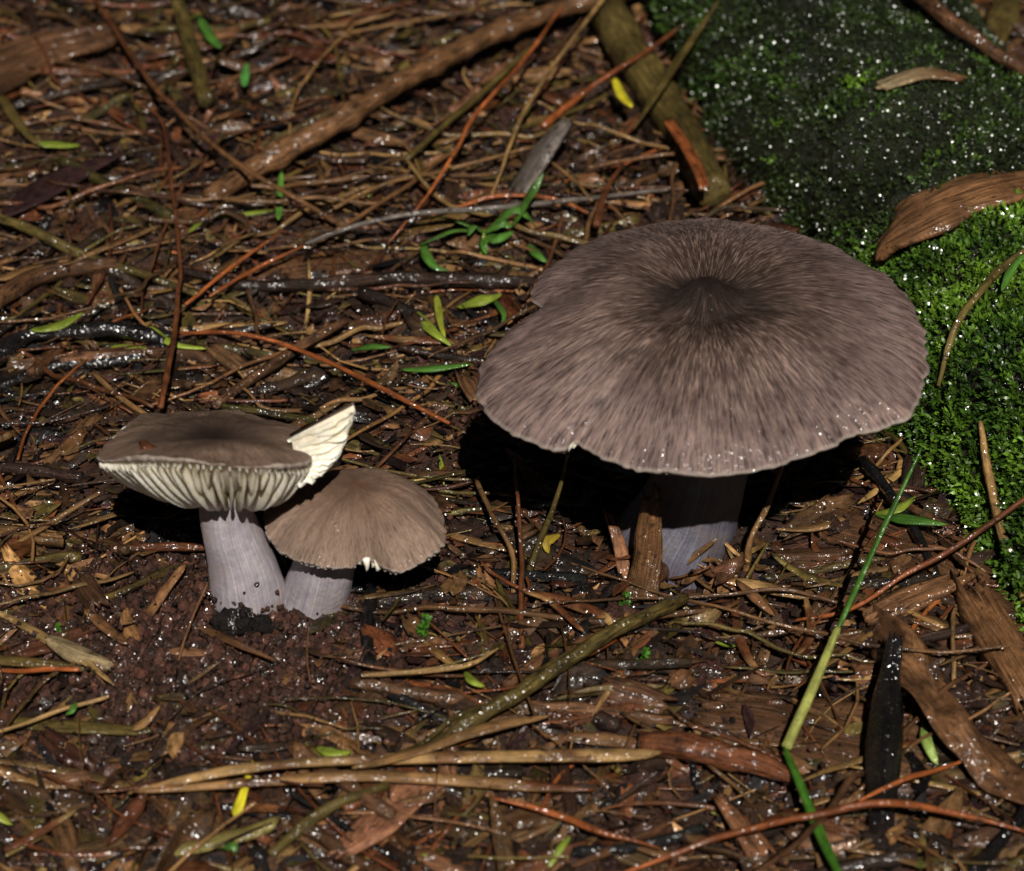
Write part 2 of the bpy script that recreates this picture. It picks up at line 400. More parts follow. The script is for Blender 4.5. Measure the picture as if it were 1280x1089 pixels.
def gill_mat():
    s = NT('cream_gill'); tc = s.n('ShaderNodeTexCoord'); ob = s.vmul(tc.outputs['Object'], (100, 100, 100))
    n = s.noise(ob, 3, 4, .6)
    c = s.ramp(n, [(.3, (.70, .61, .45)), (.5, (.83, .75, .59)), (.75, (.87, .81, .68))])
    s.l(c, s.b.inputs['Base Color']); s.b.inputs['Roughness'].default_value = .42
    s.b.inputs['Subsurface Weight'].default_value = .5; s.b.inputs['Subsurface Scale'].default_value = .08 * CM
    s.b.inputs['Subsurface Radius'].default_value = (1, .8, .55)
    s.l(s.bump(s.noise(ob, 14, 4, .6), .012), s.b.inputs['Normal'])
    return s.m
M_GILL = gill_mat()
def stem_mat(name, c0, c1, c2, stain):
    s = NT(name); p = s.attr('polar').outputs['Vector']; q = s.attr('rad').outputs['Vector']
    sp = s.n('ShaderNodeSeparateXYZ'); s.l(q, sp.inputs[0]); t = sp.outputs[0]
    tc = s.n('ShaderNodeTexCoord'); ob = s.vmul(tc.outputs['Object'], (100, 100, 100))
    n1 = s.noise(s.vmul(p, (42, 42, 1.3)), 1.0, 5, .6); n2 = s.noise(ob, 2.2, 4, .6)
    c = s.ramp(s.math('ADD', s.math('MULTIPLY', n1, .6), s.math('MULTIPLY', s.noise(ob, 4.5, 4, .65), .4)), [(.36, c0), (.5, c1), (.64, c2)])
    c = s.mix(s.rng(n2, .5, .64, 0, .6), c, stain)
    low = s.math('MULTIPLY', s.rng(t, .0, .22, 1, 0), s.rng(s.noise(ob, 9, 4, .7), .46, .56, 0, 1))
    c = s.mix(low, c, (.06, .025, .017))
    s.l(c, s.b.inputs['Base Color']); s.b.inputs['Roughness'].default_value = .46
    s.b.inputs['Subsurface Weight'].default_value = .15; s.b.inputs['Subsurface Scale'].default_value = .06 * CM
    s.l(s.bump(s.math('ADD', n1, s.math('MULTIPLY', s.noise(ob, 16, 3, .6), 1.)), .010), s.b.inputs['Normal'])
    s.l(s.rng(s.noise(ob, 20, 2, .5), .55, .65, 0, .4), s.b.inputs['Coat Weight']); s.b.inputs['Coat Roughness'].default_value = .15
    return s.m
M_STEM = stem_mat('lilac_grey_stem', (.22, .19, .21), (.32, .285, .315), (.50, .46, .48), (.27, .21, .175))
M_STEM_SHADED = stem_mat('shaded_blue_grey_stem', (.05, .046, .06), (.09, .085, .11), (.16, .155, .19), (.10, .075, .06))  # large stem: shade from the chips around it is darkened into the base colour

def moss_mat(name, rough, coat):
    s = NT(name); c = s.attr('col').outputs['Color']; tc = s.n('ShaderNodeTexCoord'); ob = s.vmul(tc.outputs['Object'], (100, 100, 100))
    k = s.rng(s.noise(ob, 2.0, 4, .6), .3, .7, .5, 1.5)
    s.l(s.mix(1.0, c, k, 'MULTIPLY'), s.b.inputs['Base Color']); s.b.inputs['Roughness'].default_value = rough
    s.b.inputs['Specular IOR Level'].default_value = .3; s.b.inputs['Coat Weight'].default_value = coat; s.b.inputs['Coat Roughness'].default_value = .24; s.b.inputs['Coat IOR'].default_value = 1.85
    tr = s.n('ShaderNodeBsdfTranslucent'); s.l(c, tr.inputs['Color']); mx = s.n('ShaderNodeMixShader'); mx.inputs[0].default_value = .2
    out = s.t.nodes['Material Output']; s.l(s.b.outputs[0], mx.inputs[1]); s.l(tr.outputs[0], mx.inputs[2]); s.l(mx.outputs[0], out.inputs[0])
    return s.m
M_MOSS = moss_mat('wet_moss_leaf', .45, .6)
def logwood():
    s = NT('dark_mossy_wood'); tc = s.n('ShaderNodeTexCoord'); ob = s.vmul(tc.outputs['Object'], (100, 100, 100))
    n = s.noise(ob, 2.6, 5, .65); c = s.ramp(n, [(.3, (.005, .006, .003)), (.5, (.011, .014, .006)), (.7, (.022, .02, .010))])
    s.l(c, s.b.inputs['Base Color']); s.b.inputs['Roughness'].default_value = .4
    h = s.math('ADD', s.noise(ob, 7, 5, .7), s.math('MULTIPLY', s.noise(ob, 26, 3, .6), .5)); s.l(s.bump(h, .07), s.b.inputs['Normal'])
    s.b.inputs['Specular IOR Level'].default_value = .2; s.b.inputs['Coat Weight'].default_value = .6; s.b.inputs['Coat Roughness'].default_value = .19; s.b.inputs['Coat IOR'].default_value = 1.8
    s.l(s.bump(s.noise(ob, 20, 1.2, .5), .06), s.b.inputs['Coat Normal'])
    return s.m
M_LOG = logwood()
def drop_mat():
    s = NT('water_drop'); s.b.inputs['Base Color'].default_value = (1, 1, 1, 1); s.b.inputs['Roughness'].default_value = .06
    s.b.inputs['Transmission Weight'].default_value = 1.0; s.b.inputs['IOR'].default_value = 1.33
    return s.m
M_DROP = drop_mat()

# ------------------------------------------------------------------ palette (linear base colours)
C = dict(straw=(.27, .165, .07), tan=(.19, .105, .045), orange=(.22, .062, .017), redbrown=(.105, .038, .017), brown=(.085, .042, .021),
         dark=(.03, .017, .011), black=(.008, .007, .007), olive=(.085, .062, .02), yellow=(.46, .40, .02), green=(.050, .125, .018),
         ygreen=(.15, .19, .022), grey=(.115, .095, .08), pale=(.33, .25, .14), maroon=(.028, .013, .012), soil=(.085, .033, .02),
         midbrown=(.13, .065, .03), wood=(.17, .085, .04))

def sat(c, k):
    c = np.array(c); l = c @ np.array([.3, .59, .11]); return tuple(np.clip(l + (c - l) * k, .002, 1))
for k_ in C:
    if k_ not in ('green', 'ygreen', 'yellow', 'black', 'grey', 'orange'): C[k_] = tuple(.92 * q for q in sat(C[k_], 1.08))
# ------------------------------------------------------------------ ground
def axis(lo, hi, n, far):
    core = np.linspace(lo, hi, n); step = core[1] - core[0]; g = []
    x = 0; d = step
    while x < far: d *= 1.22; x += d; g.append(x)
    g = np.array(g); return np.concatenate([lo - g[::-1], core, hi + g])
gx = axis(-12.5, 12.5, 330, 400.); gy = axis(-12.0, 18.0, 380, 600.)
X, Y = np.meshgrid(gx, gy); Z = gz_fine(X, Y)
fade = 1 - sstep(16, 40, np.hypot(X, Y - 3)); Z = Z * fade
put('ground', dict(V=np.stack([X, Y, Z], -1).reshape(-1, 3), F=[grid_faces(len(gy), len(gx))]), M_GROUND, kind='structure', origin=(0, 0, 0),
    label='dark wet reddish-brown forest soil under the litter')

# ------------------------------------------------------------------ mossy log
g1 = at_z(800, 0, 0); g2 = at_z(1290, 745, 0)
LD = norm((g2 - g1) * np.array([1, 1, 0])); LP = np.array([-LD[1], LD[0], 0.0])
if LP[1] < 0: LP = -LP
LR = 2.45
LA = g1 - LD * 9 + LP * (LR * .93); LLEN = np.linalg.norm(g2 - g1) + 17
def log_surf(u, ph):                         # u cm along, ph angle: 0 = near side at ground, pi/2 = top
    u = np.asarray(u, float); ph = np.asarray(ph, float)
    r = LR * (1 + .10 * fbm(u * .28, ph * 1.0, 31, 3) + .045 * fbm(u * 1.0, ph * 2.6, 41, 3))
    r = r * (1 + .08 * np.exp(-((ph - .9) / .25) ** 2) * np.sin(u * .35 + 1))
    c = LA + u[..., None] * LD
    return c + (-LP) * (r * np.cos(ph))[..., None] + np.array([0, 0, 1.0]) * (r * np.sin(ph) * .80 + .1)[..., None]
def log_base_dist(x, y):                     # >0 in front of the log (towards the mushrooms)
    return -((np.stack([np.asarray(x, float), np.asarray(y, float)], -1) - LA[:2]) @ LP[:2]) - LR * .93
log_t = thing('mossy_log', 'dark fallen log overgrown with wet green moss beside the large mushroom', 'log', LA + LD * LLEN * .5)
uu = np.linspace(0, LLEN, 260); pp = np.linspace(-.55, math.pi + .55, 90)
U_, P_ = np.meshgrid(uu, pp, indexing='ij'); LV = log_surf(U_, P_)
put('trunk', dict(V=LV.reshape(-1, 3), F=[grid_faces(len(uu), len(pp), flip=True)]), M_LOG, parent=log_t)
def log_normal(u, ph):
    e = .05; a = log_surf(u + e, ph) - log_surf(u - e, ph); b = log_surf(u, ph + .03) - log_surf(u, ph - .03)
    n = np.cross(b, a); n = norm(n); s = np.sign(n @ (-LP) * np.cos(ph) + n[:, 2] * np.sin(ph)); return n * s[:, None]

def leaf_batch(base, direc, length, width, col, curl=.35):
    """many small moss leaves: each 2 quads + tip, arrays of n"""
    n = len(base); d = norm(direc); rnd = norm(rng.normal(size=(n, 3)))
    side = norm(np.cross(d, rnd)); nn = norm(np.cross(side, d)); l = length[:, None]; w = width[:, None]
    p0a = base - side * w * .35; p0b = base + side * w * .35
    m = base + d * l * .5 + nn * l * .10; m1 = m - side * w * .5; m2 = m + side * w * .5
    tip = base + d * l + nn * l * -curl * .3
    V = np.stack([p0a, p0b, m2, m1, tip], 1).reshape(-1, 3); o = np.arange(n)[:, None] * 5
    F4 = o + np.array([[0, 1, 2, 3]]); F3 = o + np.array([[3, 2, 4]])
    c = np.repeat(col, 5, axis=0); c[4::5] *= 1.25
    return dict(V=V, F=[F4, F3], uv=V[:, :2], col=c)
def moss(name, u, ph, nl, llen, lw, shoot, colA, colB, parent, keep, bright_tip=1.0):
    S = log_surf(u, ph); N = log_normal(u, ph); k = keep(S); S, N = S[k], N[k]; n = len(S)
    S = S + N * (shoot * 1.5 * np.clip(fbm(S[:, 0] * 1.5 + S[:, 2], S[:, 1] * 1.5 - S[:, 2], 88, 2) + .2, 0, 1))[:, None]
    ax = norm(N + .55 * rng.normal(size=(n, 3)) + np.array([0, 0, .25])); sl = shoot * rng.uniform(.5, 1.3, n)
    mixv = np.clip(.5 + .5 * fbm(S[:, 0] * 1.3 + S[:, 2], S[:, 1] * 1.3, 77, 2) + rng.normal(0, .22, n), 0, 1)
    D = []
    for j in range(nl):
        t = (j + .6) / nl; a = j * 2.4 + rng.uniform(0, 6.28, n)
        r1 = norm(np.cross(ax, np.array([.3, .7, .2]))); r2 = np.cross(ax, r1)
        out = r1 * np.cos(a)[:, None] + r2 * np.sin(a)[:, None]
        base = S + ax * (sl * t)[:, None]
        d = out * (1.1 - .6 * t) + ax * (.5 + .6 * t)
        col = (np.array(colA)[None] * (1 - mixv)[:, None] + np.array(colB)[None] * mixv[:, None]) * rng.uniform(.7, 1.25, n)[:, None] * (.8 + .45 * t * bright_tip)
        D.append(leaf_batch(base, d, llen * rng.uniform(.7, 1.25, n), lw * rng.uniform(.7, 1.3, n), col))
    return put(name, merge(D), M_MOSS, parent=parent, kind='stuff')
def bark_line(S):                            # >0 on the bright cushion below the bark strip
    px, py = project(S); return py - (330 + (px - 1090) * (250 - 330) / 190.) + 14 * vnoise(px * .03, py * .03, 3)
def in_view(S, m=160):
    px, py = project(S); return (px > 640) & (px < PW + m + 200) & (py > -m - 150) & (py < PH + m)
nb = 46000
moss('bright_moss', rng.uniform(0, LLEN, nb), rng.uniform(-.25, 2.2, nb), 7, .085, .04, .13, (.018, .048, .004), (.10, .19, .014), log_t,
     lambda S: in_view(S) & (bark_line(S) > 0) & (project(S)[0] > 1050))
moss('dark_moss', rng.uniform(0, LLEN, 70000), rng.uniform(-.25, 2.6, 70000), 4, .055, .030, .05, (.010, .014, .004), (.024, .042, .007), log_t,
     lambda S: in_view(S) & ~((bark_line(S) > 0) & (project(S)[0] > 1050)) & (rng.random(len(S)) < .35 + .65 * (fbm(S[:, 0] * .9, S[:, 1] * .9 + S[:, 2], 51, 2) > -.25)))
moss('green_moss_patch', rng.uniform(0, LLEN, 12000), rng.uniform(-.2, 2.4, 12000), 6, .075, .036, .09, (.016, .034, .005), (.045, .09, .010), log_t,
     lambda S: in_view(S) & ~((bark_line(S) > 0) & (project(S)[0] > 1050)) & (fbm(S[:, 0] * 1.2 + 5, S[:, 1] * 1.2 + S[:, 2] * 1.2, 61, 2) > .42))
def log_at(px, py, lift=0.0):                # point of the log surface seen at a photo pixel
    if not hasattr(log_at, 'c'):
        u, p = np.meshgrid(np.linspace(0, LLEN, 420), np.linspace(-.3, 2.3, 160), indexing='ij'); S = log_surf(u, p).reshape(-1, 3)
        log_at.c = (S, *project(S), (S - CAMP) @ FWD)
    S, x, y, z = log_at.c
    d = (x - px) ** 2 + (y - py) ** 2; k = np.argsort(d)[:6]; k = k[np.argmin(z[k] + d[k] * .05)]
    P = S[k]; s = lift; dirv = ray(px, py); depth = ((P - CAMP) @ dirv); return CAMP + dirv * (depth) + np.array([0, 0, 1.0]) * s * .5 - dirv * s * .6
def moss_sprig(px, py, n, size, label):
    P = log_at(px, py, .02); D = []
    for i in range(n):
        a = norm(np.array([rng.normal(0, .7), -.5 + rng.normal(0, .4), .8])); m = 9
        for j in range(m):
            t = j / m; o = norm(rng.normal(size=3)); b = P + a * size * t + rng.normal(0, .05, 3) * size
            D.append((b, o * .8 + a * .7, size * .32 * (1.1 - .6 * t)))
    b = np.array([d[0] for d in D]); dd = np.array([d[1] for d in D]); l = np.array([d[2] for d in D])
    c = np.array([.13, .24, .02])[None] * rng.uniform(.7, 1.3, len(b))[:, None]
    put('moss_sprig', leaf_batch(b, dd, l, l * .55, c), M_MOSS, label=label, cat='moss', origin=P)
moss_sprig(1070, 106, 9, .30, 'bright yellow-green moss sprig beside the pale wood chip on the log')
moss_sprig(972, 160, 7, .22, 'small moss sprig on the dark left flank of the log')
moss_sprig(965, 205, 6, .2, 'low tuft of moss below another sprig on the log flank')
moss_sprig(1182, 150, 4, .13, 'tiny moss tip alone on the dark upper log')
moss_sprig(1224, 200, 5, .16, 'moss tuft at the upper edge of the bark strip')

# ------------------------------------------------------------------ mushrooms
def polar_attr(th, s):
    return np.stack([np.cos(th), np.sin(th), s], -1).reshape(-1, 3), np.stack([s, s * 0, s * 0], -1).reshape(-1, 3)
def resample_closed(P, n):
    P = np.asarray(P, float); Q = np.vstack([P[-1:], P, P[:2]])
    C_ = catmull(Q, n * 3 + 1)
    seg = np.linalg.norm(np.diff(P, axis=0, append=P[:1]), axis=1)
    d = np.linalg.norm(np.diff(Q, axis=0), axis=1); cum = np.concatenate([[0], np.cumsum(d)])
    s = np.linspace(cum[1], cum[-2], n, endpoint=False); sg = np.linspace(0, cum[-1], len(C_))
    return np.stack([np.interp(s, sg, C_[:, i]) for i in range(3)], 1)
def cap_data(rim, A, h, under, closed=True, ns=46, jag=.02, seed=0, bumpf=.012, botf=None):
    """rim (n,3) margin curve, A centre of the rim surface, h(s) dome height, under(s) thickness"""
    n = len(rim); s = np.linspace(0, 1, ns) ** .9
    th = np.arctan2(rim[:, 1] - A[1], rim[:, 0] - A[0])
    i = np.arange(n)
    jg = 1 + jag * vnoise(i * .55, i * 0 + seed, seed) + jag * .8 * vnoise(i * .16, i * 0 + 3, seed + 2)
    S, TH = np.meshgrid(s, th, indexing='ij')
    kw = max(3, n // 14) | 1; ker = np.hanning(kw + 2)[1:-1]; ker /= ker.sum()
    rs = np.stack([np.convolve(np.concatenate([rim[-kw:, c_], rim[:, c_], rim[:kw, c_]]), ker, 'same')[kw:-kw] for c_ in range(3)], 1)
    mixr = lambda q: (rs - A)[None] * (1 - q ** 5)[..., None] + (rim - A)[None] * (q ** 5)[..., None]
    Pt = A + (S * (1 + (jg[None] - 1) * S ** 8))[..., None] * mixr(S)
    up = np.array([0, 0, 1.0])
    wob = bumpf * fbm(Pt[..., 0] * 1.6, Pt[..., 1] * 1.6, seed + 5, 3) + bumpf * .3 * np.clip(S * 1.3 - .2, 0, 1) * fbm(np.cos(TH) * 9 + 4, np.sin(TH) * 9 + S * 1.5, seed + 6, 2)
    top = Pt + up * (h(S) + wob)[..., None]
    Sb = s[::-1]; S2, TH2 = np.meshgrid(Sb, th, indexing='ij')
    bot = A + (S2 * (1 + (jg[None] - 1) * S2 ** 8) * .985)[..., None] * mixr(S2) + up * (h(S2) - under(S2))[..., None]
    if botf is not None:
        bz = botf(S2, rim); bot[..., 2] = np.minimum(bz, bot[..., 2])
    V = np.vstack([top.reshape(-1, 3), bot.reshape(-1, 3)])
    pol, rad = polar_attr(TH, S); pol2, rad2 = polar_attr(TH2, S2)
    F = [grid_faces(2 * ns, n, closed)]
    if not closed:                            # close the two cut faces
        a = np.arange(ns - 1); b = 2 * ns - 1 - a
        for e in (0, n - 1):
            F.append(np.stack([a * n + e, (a + 1) * n + e, (b - 1) * n + e, b * n + e], 1) if e == 0 else np.stack([a * n + e, b * n + e, (b - 1) * n + e, (a + 1) * n + e], 1))
    sp_ = (ns - 1 + 1) * n                    # faces past the margin belong to the pale underside
    fm = np.zeros(sum(len(f) for f in F), np.int32); fm[sp_:] = 1
    return dict(V=V, F=F, extra=dict(polar=np.vstack([pol, pol2]), rad=np.vstack([rad, rad2])), fmat=fm)
def stem_data(C_, r, k=48, seed=0, rough=.05):
    C_ = np.asarray(C_, float); n = len(C_); r = prof(r, n); T, B, N = frames(C_); ph = np.linspace(0, 2 * np.pi, k, endpoint=False)
    t = np.linspace(0, 1, n)
    B = np.tile(np.array([1.0, 0, 0]), (n, 1)); B = norm(B - T * (B * T).sum(1)[:, None]); N = np.cross(T, B)
    R = r[:, None] * (1 + rough * fbm(np.cos(ph)[None] * 1.2 + 0 * t[:, None], np.sin(ph)[None] * 1.2 + t[:, None] * 3, seed, 3)
                      + .012 * vnoise(np.cos(ph)[None] * 5 + t[:, None] * 3, np.sin(ph)[None] * 5 + 2 * t[:, None], seed + 3))
    V = C_[:, None] + B[:, None] * (R * np.cos(ph))[..., None] + N[:, None] * (R * np.sin(ph))[..., None]
    TT, PP = np.meshgrid(t, ph, indexing='ij')
    pol = np.stack([np.cos(PP), np.sin(PP), TT], -1).reshape(-1, 3); rad = np.stack([TT, TT * 0, TT * 0], -1).reshape(-1, 3)
    return dict(V=V.reshape(-1, 3), F=[grid_faces(n, k, True)], extra=dict(polar=pol, rad=rad))
def gill_plate(rim_p, join_p, topf, bulge, th, seed, wave=.03, ns=10):
    """one gill: from the margin point to the stem point; topf(s) = upper edge, lower edge bulges down"""
    s = np.linspace(0, 1, ns); tops = np.array([topf(q) for q in s])
    low = rim_p[None] * (1 - s)[:, None] + join_p[None] * s[:, None]
    dn = bulge * np.sin(np.pi * np.clip(s * .92 + .03, 0, 1)) ** .8 * (1 + .25 * vnoise(s * 5, s * 0 + seed, seed))
    low = low - np.array([0, 0, 1.0])[None] * dn[:, None]
    low[:, 2] = np.minimum(low[:, 2], tops[:, 2] - .012)
    mid = (tops + low) / 2
    d = norm(join_p - rim_p); side = norm(np.cross(d, np.array([0, 0, 1.0])))
    wv = (wave * vnoise(s * 3.1 + seed, s * 0, seed + 1))[:, None] * side[None]
    a = tops + side * th / 2; b = mid + side * th / 2 + wv; c = low + side * th * .16 + wv * 1.6
    c2 = low - side * th * .16 + wv * 1.6; b2 = mid - side * th / 2 + wv; a2 = tops - side * th / 2
    V = np.stack([a, b, c, c2, b2, a2], 1).reshape(-1, 3)
    return dict(V=V, F=[grid_faces(ns, 6, True), np.array([[0, 1, 4, 5], [1, 2, 3, 4]]), (ns - 1) * 6 + np.array([[5, 4, 1, 0], [4, 3, 2, 1]])])

# --- large mushroom
m1 = thing('mushroom', 'large mushroom with wide brown-grey silky cap in front of the mossy log', 'mushroom', M1B)
ZR = 2.0
for _ in range(60): ZR += .3 * (at_z(880, 428, ZR)[1] - M1B[1]) if at_z(880, 428, ZR)[1] > M1B[1] else .3 * (at_z(880, 428, ZR)[1] - M1B[1])
rim_px = [(668, 345), (700, 315), (760, 286), (830, 271), (900, 268), (980, 280), (1050, 304), (1108, 336), (1145, 375), (1160, 420), (1158, 470),
          (1142, 508), (1112, 526), (1062, 537), (1050, 546), (1020, 556), (975, 573), (925, 585), (872, 588), (830, 584), (780, 574), (742, 560),
          (718, 547), (700, 556), (650, 541), (612, 511), (596, 485), (598, 460), (616, 425), (650, 396), (676, 380), (664, 365)]
A1 = at_z(880, 428, ZR)
R1 = []
for px, py in rim_px:
    P = at_z(px, py, ZR); th = math.atan2(P[1] - A1[1], P[0] - A1[0])
    R1.append(at_z(px, py, ZR + .10 * math.cos(2 * th + .6) + .07 * math.sin(3 * th)))
rim1 = resample_closed(R1, 420)
um = lambda s: .12 * np.exp(-(s / .09) ** 4) - .09 * np.exp(-((s - .17) / .07) ** 2) + .80 * (1 - (s * s + .008) ** .625) * (1 - .10 * np.exp(-((s - .28) / .12) ** 2)) + .12 * np.sin(np.pi * np.clip(s, 0, 1)) ** 2 - .09 * np.clip((s - .88) / .12, 0, 1) ** 2
cap1 = put('cap', cap_data(rim1, A1, um, lambda s: .05 + .40 * (1 - s) ** .8, ns=64, jag=.010, seed=3, bumpf=.018), (M_CAP1, M_GILL), parent=m1, label='brown-grey cap with fine radial fibres and dark pointed centre')
top1 = A1 + np.array([0, 0, .4])
stem1 = catmull([M1B + [-.35, -.1, -.6], M1B + [-.30, -.08, 0], M1B + [-.06, .0, .6], M1B + [.1, .02, 1.5], top1 + [0.08, 0, -.1]], 70)
put('stem', stem_data(stem1, [.80, .78, .70, .60, .56, .55, .55, .55, .56, .6], seed=5), M_STEM_SHADED, parent=m1)
gl = []
for k in range(0, 420, 4):
    rp = rim1[k]; j = top1 + norm((rp - top1) * np.array([1, 1, 0])) * .5 - np.array([0, 0, .35])
    g = gill_plate(A1 + (rp - A1) * .97 - np.array([0, 0, .1]), j - np.array([0, 0, .1]), lambda q, rp=rp: A1 + (rp - A1) * (.97 - .8 * q) + np.array([0, 0, float(um(np.array(.97 - .8 * q))) - .12]), .12, .03, k)
    g['uv'] = g['V'][:, :2]; g['col'] = np.ones_like(g['V']); gl.append(g)
put('gill_layer', merge(gl), M_GILL, parent=m1, kind='stuff')

# --- pale-gilled mushroom
m2 = thing('mushroom', 'mushroom tilted back on a lilac stem, cream gills and torn flap showing', 'mushroom', M2B, )
Y2 = M2B[1]
A2px = (268, 546)
rr = [(389, 577, -.60), (384, 566, -.32), (376, 554, .0), (372, 545, .35), (376, 537, .75), (366, 530, 1.0), (340, 523, 1.25), (290, 514, 1.42), (215, 518, 1.28),
      (166, 523, .9), (138, 545, .45), (121, 571, .0), (138, 575, -.5), (185, 574, -1.1), (258, 577, -1.45), (330, 582, -1.3), (372, 583, -.95)]
R2 = np.array([at_y(px, py, Y2 + dy) for px, py, dy in rr])
rim2 = resample_closed(R2, 330)
A2 = at_y(A2px[0], A2px[1] + 2, Y2 + .05) + np.array([0, 0, -.05])
d2 = lambda s: .10 * (1 - s ** 2) + .06 * np.sin(np.pi * s) ** 2
u2 = lambda s: .04 + .16 * (1 - s) ** .8
top2 = at_y(288, 608, Y2) + np.array([0, 0, .2])
stem2 = catmull([M2B + [.08, 0, -.45], M2B + [.02, 0, .05], M2B + [-.05, .0, .75], M2B + [-.19, 0, 1.5], top2 + [0, .05, .12]], 60)
put('stem', stem_data(stem2, [.34, .44, .455, .41, .36, .325, .31, .34], seed=6, rough=.07), M_STEM, parent=m2)
jc = top2 + np.array([0.0, 0, -.12])
def low2(rp, q):                              # lower gill edge below the margin point rp, q 0 at the margin, 1 at the stem
    st = A2 + (rp - A2) * .985 - np.array([0, 0, .03]); j = jc + norm((rp - jc) * np.array([1, 1, 0])) * .36
    return st * (1 - q) + j * q - np.array([0, 0, 1.0]) * .30 * math.sin(math.pi * min(max(q * .92 + .03, 0), 1)) ** .8
def bot2(S2, rim):
    out = np.zeros(S2.shape)
    for a_ in range(S2.shape[0]):
        for b_ in range(S2.shape[1]):
            q = min(max((.985 - S2[a_, b_]) / .72, 0), 1); out[a_, b_] = low2(rim[b_], q)[2] + .23 * math.sin(math.pi * min(q * .85 + .02, 1)) ** .7
    return out
put('cap', cap_data(rim2, A2, d2, u2, ns=40, jag=.012, seed=8, bumpf=.055, botf=bot2), (M_CAP2, M_GILL), parent=m2, label='dark brown-grey cap tipped back, margin torn open')
def gill2(idx, frac, seed):
    rp = rim2[idx]; q = np.linspace(0, frac, 12); low = np.array([low2(rp, t) for t in q]); fs_ = np.sin(np.pi * np.clip(q * .85 + .02, 0, 1)) ** .7
    taper = 1.0 if frac == 1 else 1 - sstep(frac * .5, frac, q)
    amp_ = rng.uniform(.88, 1.12); top = low + np.array([0, 0, 1.0]) * (.30 * fs_ - .025)[:, None]
    low = top - np.array([0, 0, 1.0]) * ((.02 + .30 * fs_ * amp_ * (1 if frac == 1 else .75)) * (taper if frac < 1 else 1) + .005)[:, None]
    side = norm(np.cross(jc - rp, np.array([0, 0, 1.0]))); wv = (.035 * vnoise(q * 4 + seed, q * 0, seed))[:, None] * side
    th = .034
    V_ = np.stack([top + side * th * .5, low + side * th * .2 + wv, low - side * th * .2 + wv, top - side * th * .5], 1).reshape(-1, 3)
    put('gill', dict(V=V_, F=[grid_faces(12, 4, True), np.array([[0, 1, 2, 3]]), np.array([[47, 46, 45, 44]])]), M_GILL, parent=m2)
for n_, k in enumerate(np.linspace(0, 326, 92)):
    gill2(int(k), 1.0 if n_ % 2 == 0 else (.6 if n_ % 4 == 1 else .4), n_)
# torn flap of the cap, folded up beside the gap so that its gills face forward
FQ = at_y(338, 572, Y2 - .30)
fr = np.array([at_y(px, py, Y2 + dy) for px, py, dy in [(444, 506, -.42), (440, 528, -.40), (434, 548, -.38), (424, 570, -.42), (407, 590, -.50), (388, 602, -.60), (372, 606, -.7)]])
frim = catmull(fr, 40); ns_ = 16; ss = np.linspace(.12, 1, ns_)
vdir = norm(CAMP - FQ)
bul = lambda q: .10 * np.sin(np.pi * q)
fe = 1 + .02 * vnoise(np.arange(40) * .7, np.zeros(40), 4)
finn = catmull(np.array([at_y(px, py, Y2 + dy) for px, py, dy in [(352, 553, -.02), (356, 562, -.12), (360, 582, -.3), (364, 603, -.5)]]), 40)
fF = finn[None] * (1 - ss)[:, None, None] + (finn + (frim - finn) * fe[:, None])[None] * ss[:, None, None] + vdir * bul(ss)[:, None, None]
fB = fF - vdir * (.05 + .12 * (1 - ss))[:, None, None] + np.array([0, .02, .05])
flV = np.vstack([fF.reshape(-1, 3), fB.reshape(-1, 3)]); mm_ = ns_ * 40; i_ = np.arange(39); j_ = np.arange(ns_ - 1)
flF = [grid_faces(ns_, 40), grid_faces(ns_, 40, off=mm_, flip=True), np.stack([(ns_ - 1) * 40 + i_, (ns_ - 1) * 40 + i_ + 1, mm_ + (ns_ - 1) * 40 + i_ + 1, mm_ + (ns_ - 1) * 40 + i_], 1),
       np.stack([j_ * 40, (j_ + 1) * 40, mm_ + (j_ + 1) * 40, mm_ + j_ * 40], 1), np.stack([j_ * 40 + 39, mm_ + j_ * 40 + 39, mm_ + (j_ + 1) * 40 + 39, (j_ + 1) * 40 + 39], 1)]
fm_ = np.zeros(sum(len(f) for f in flF), np.int32); nf = 39 * (ns_ - 1); fm_[nf:2 * nf] = 1; fm_[2 * nf + 39:2 * nf + 39 + ns_ - 1] = 1
th_ = np.tile(np.linspace(0, 1, 40), ns_); sr_ = np.repeat(ss, 40); pl_ = np.stack([np.cos(th_), np.sin(th_), sr_], 1); rd_ = np.stack([sr_ * .8, sr_ * 0, sr_ * 0], 1)
flap = put('torn_flap', dict(V=flV, F=flF, extra=dict(polar=np.vstack([pl_, pl_]), rad=np.vstack([rd_, rd_])), fmat=fm_), (M_GILL, M_CAP2), parent=m2, label='torn cap flap folded up with cream gills facing forward')
flap['_o'] = m2['_o']
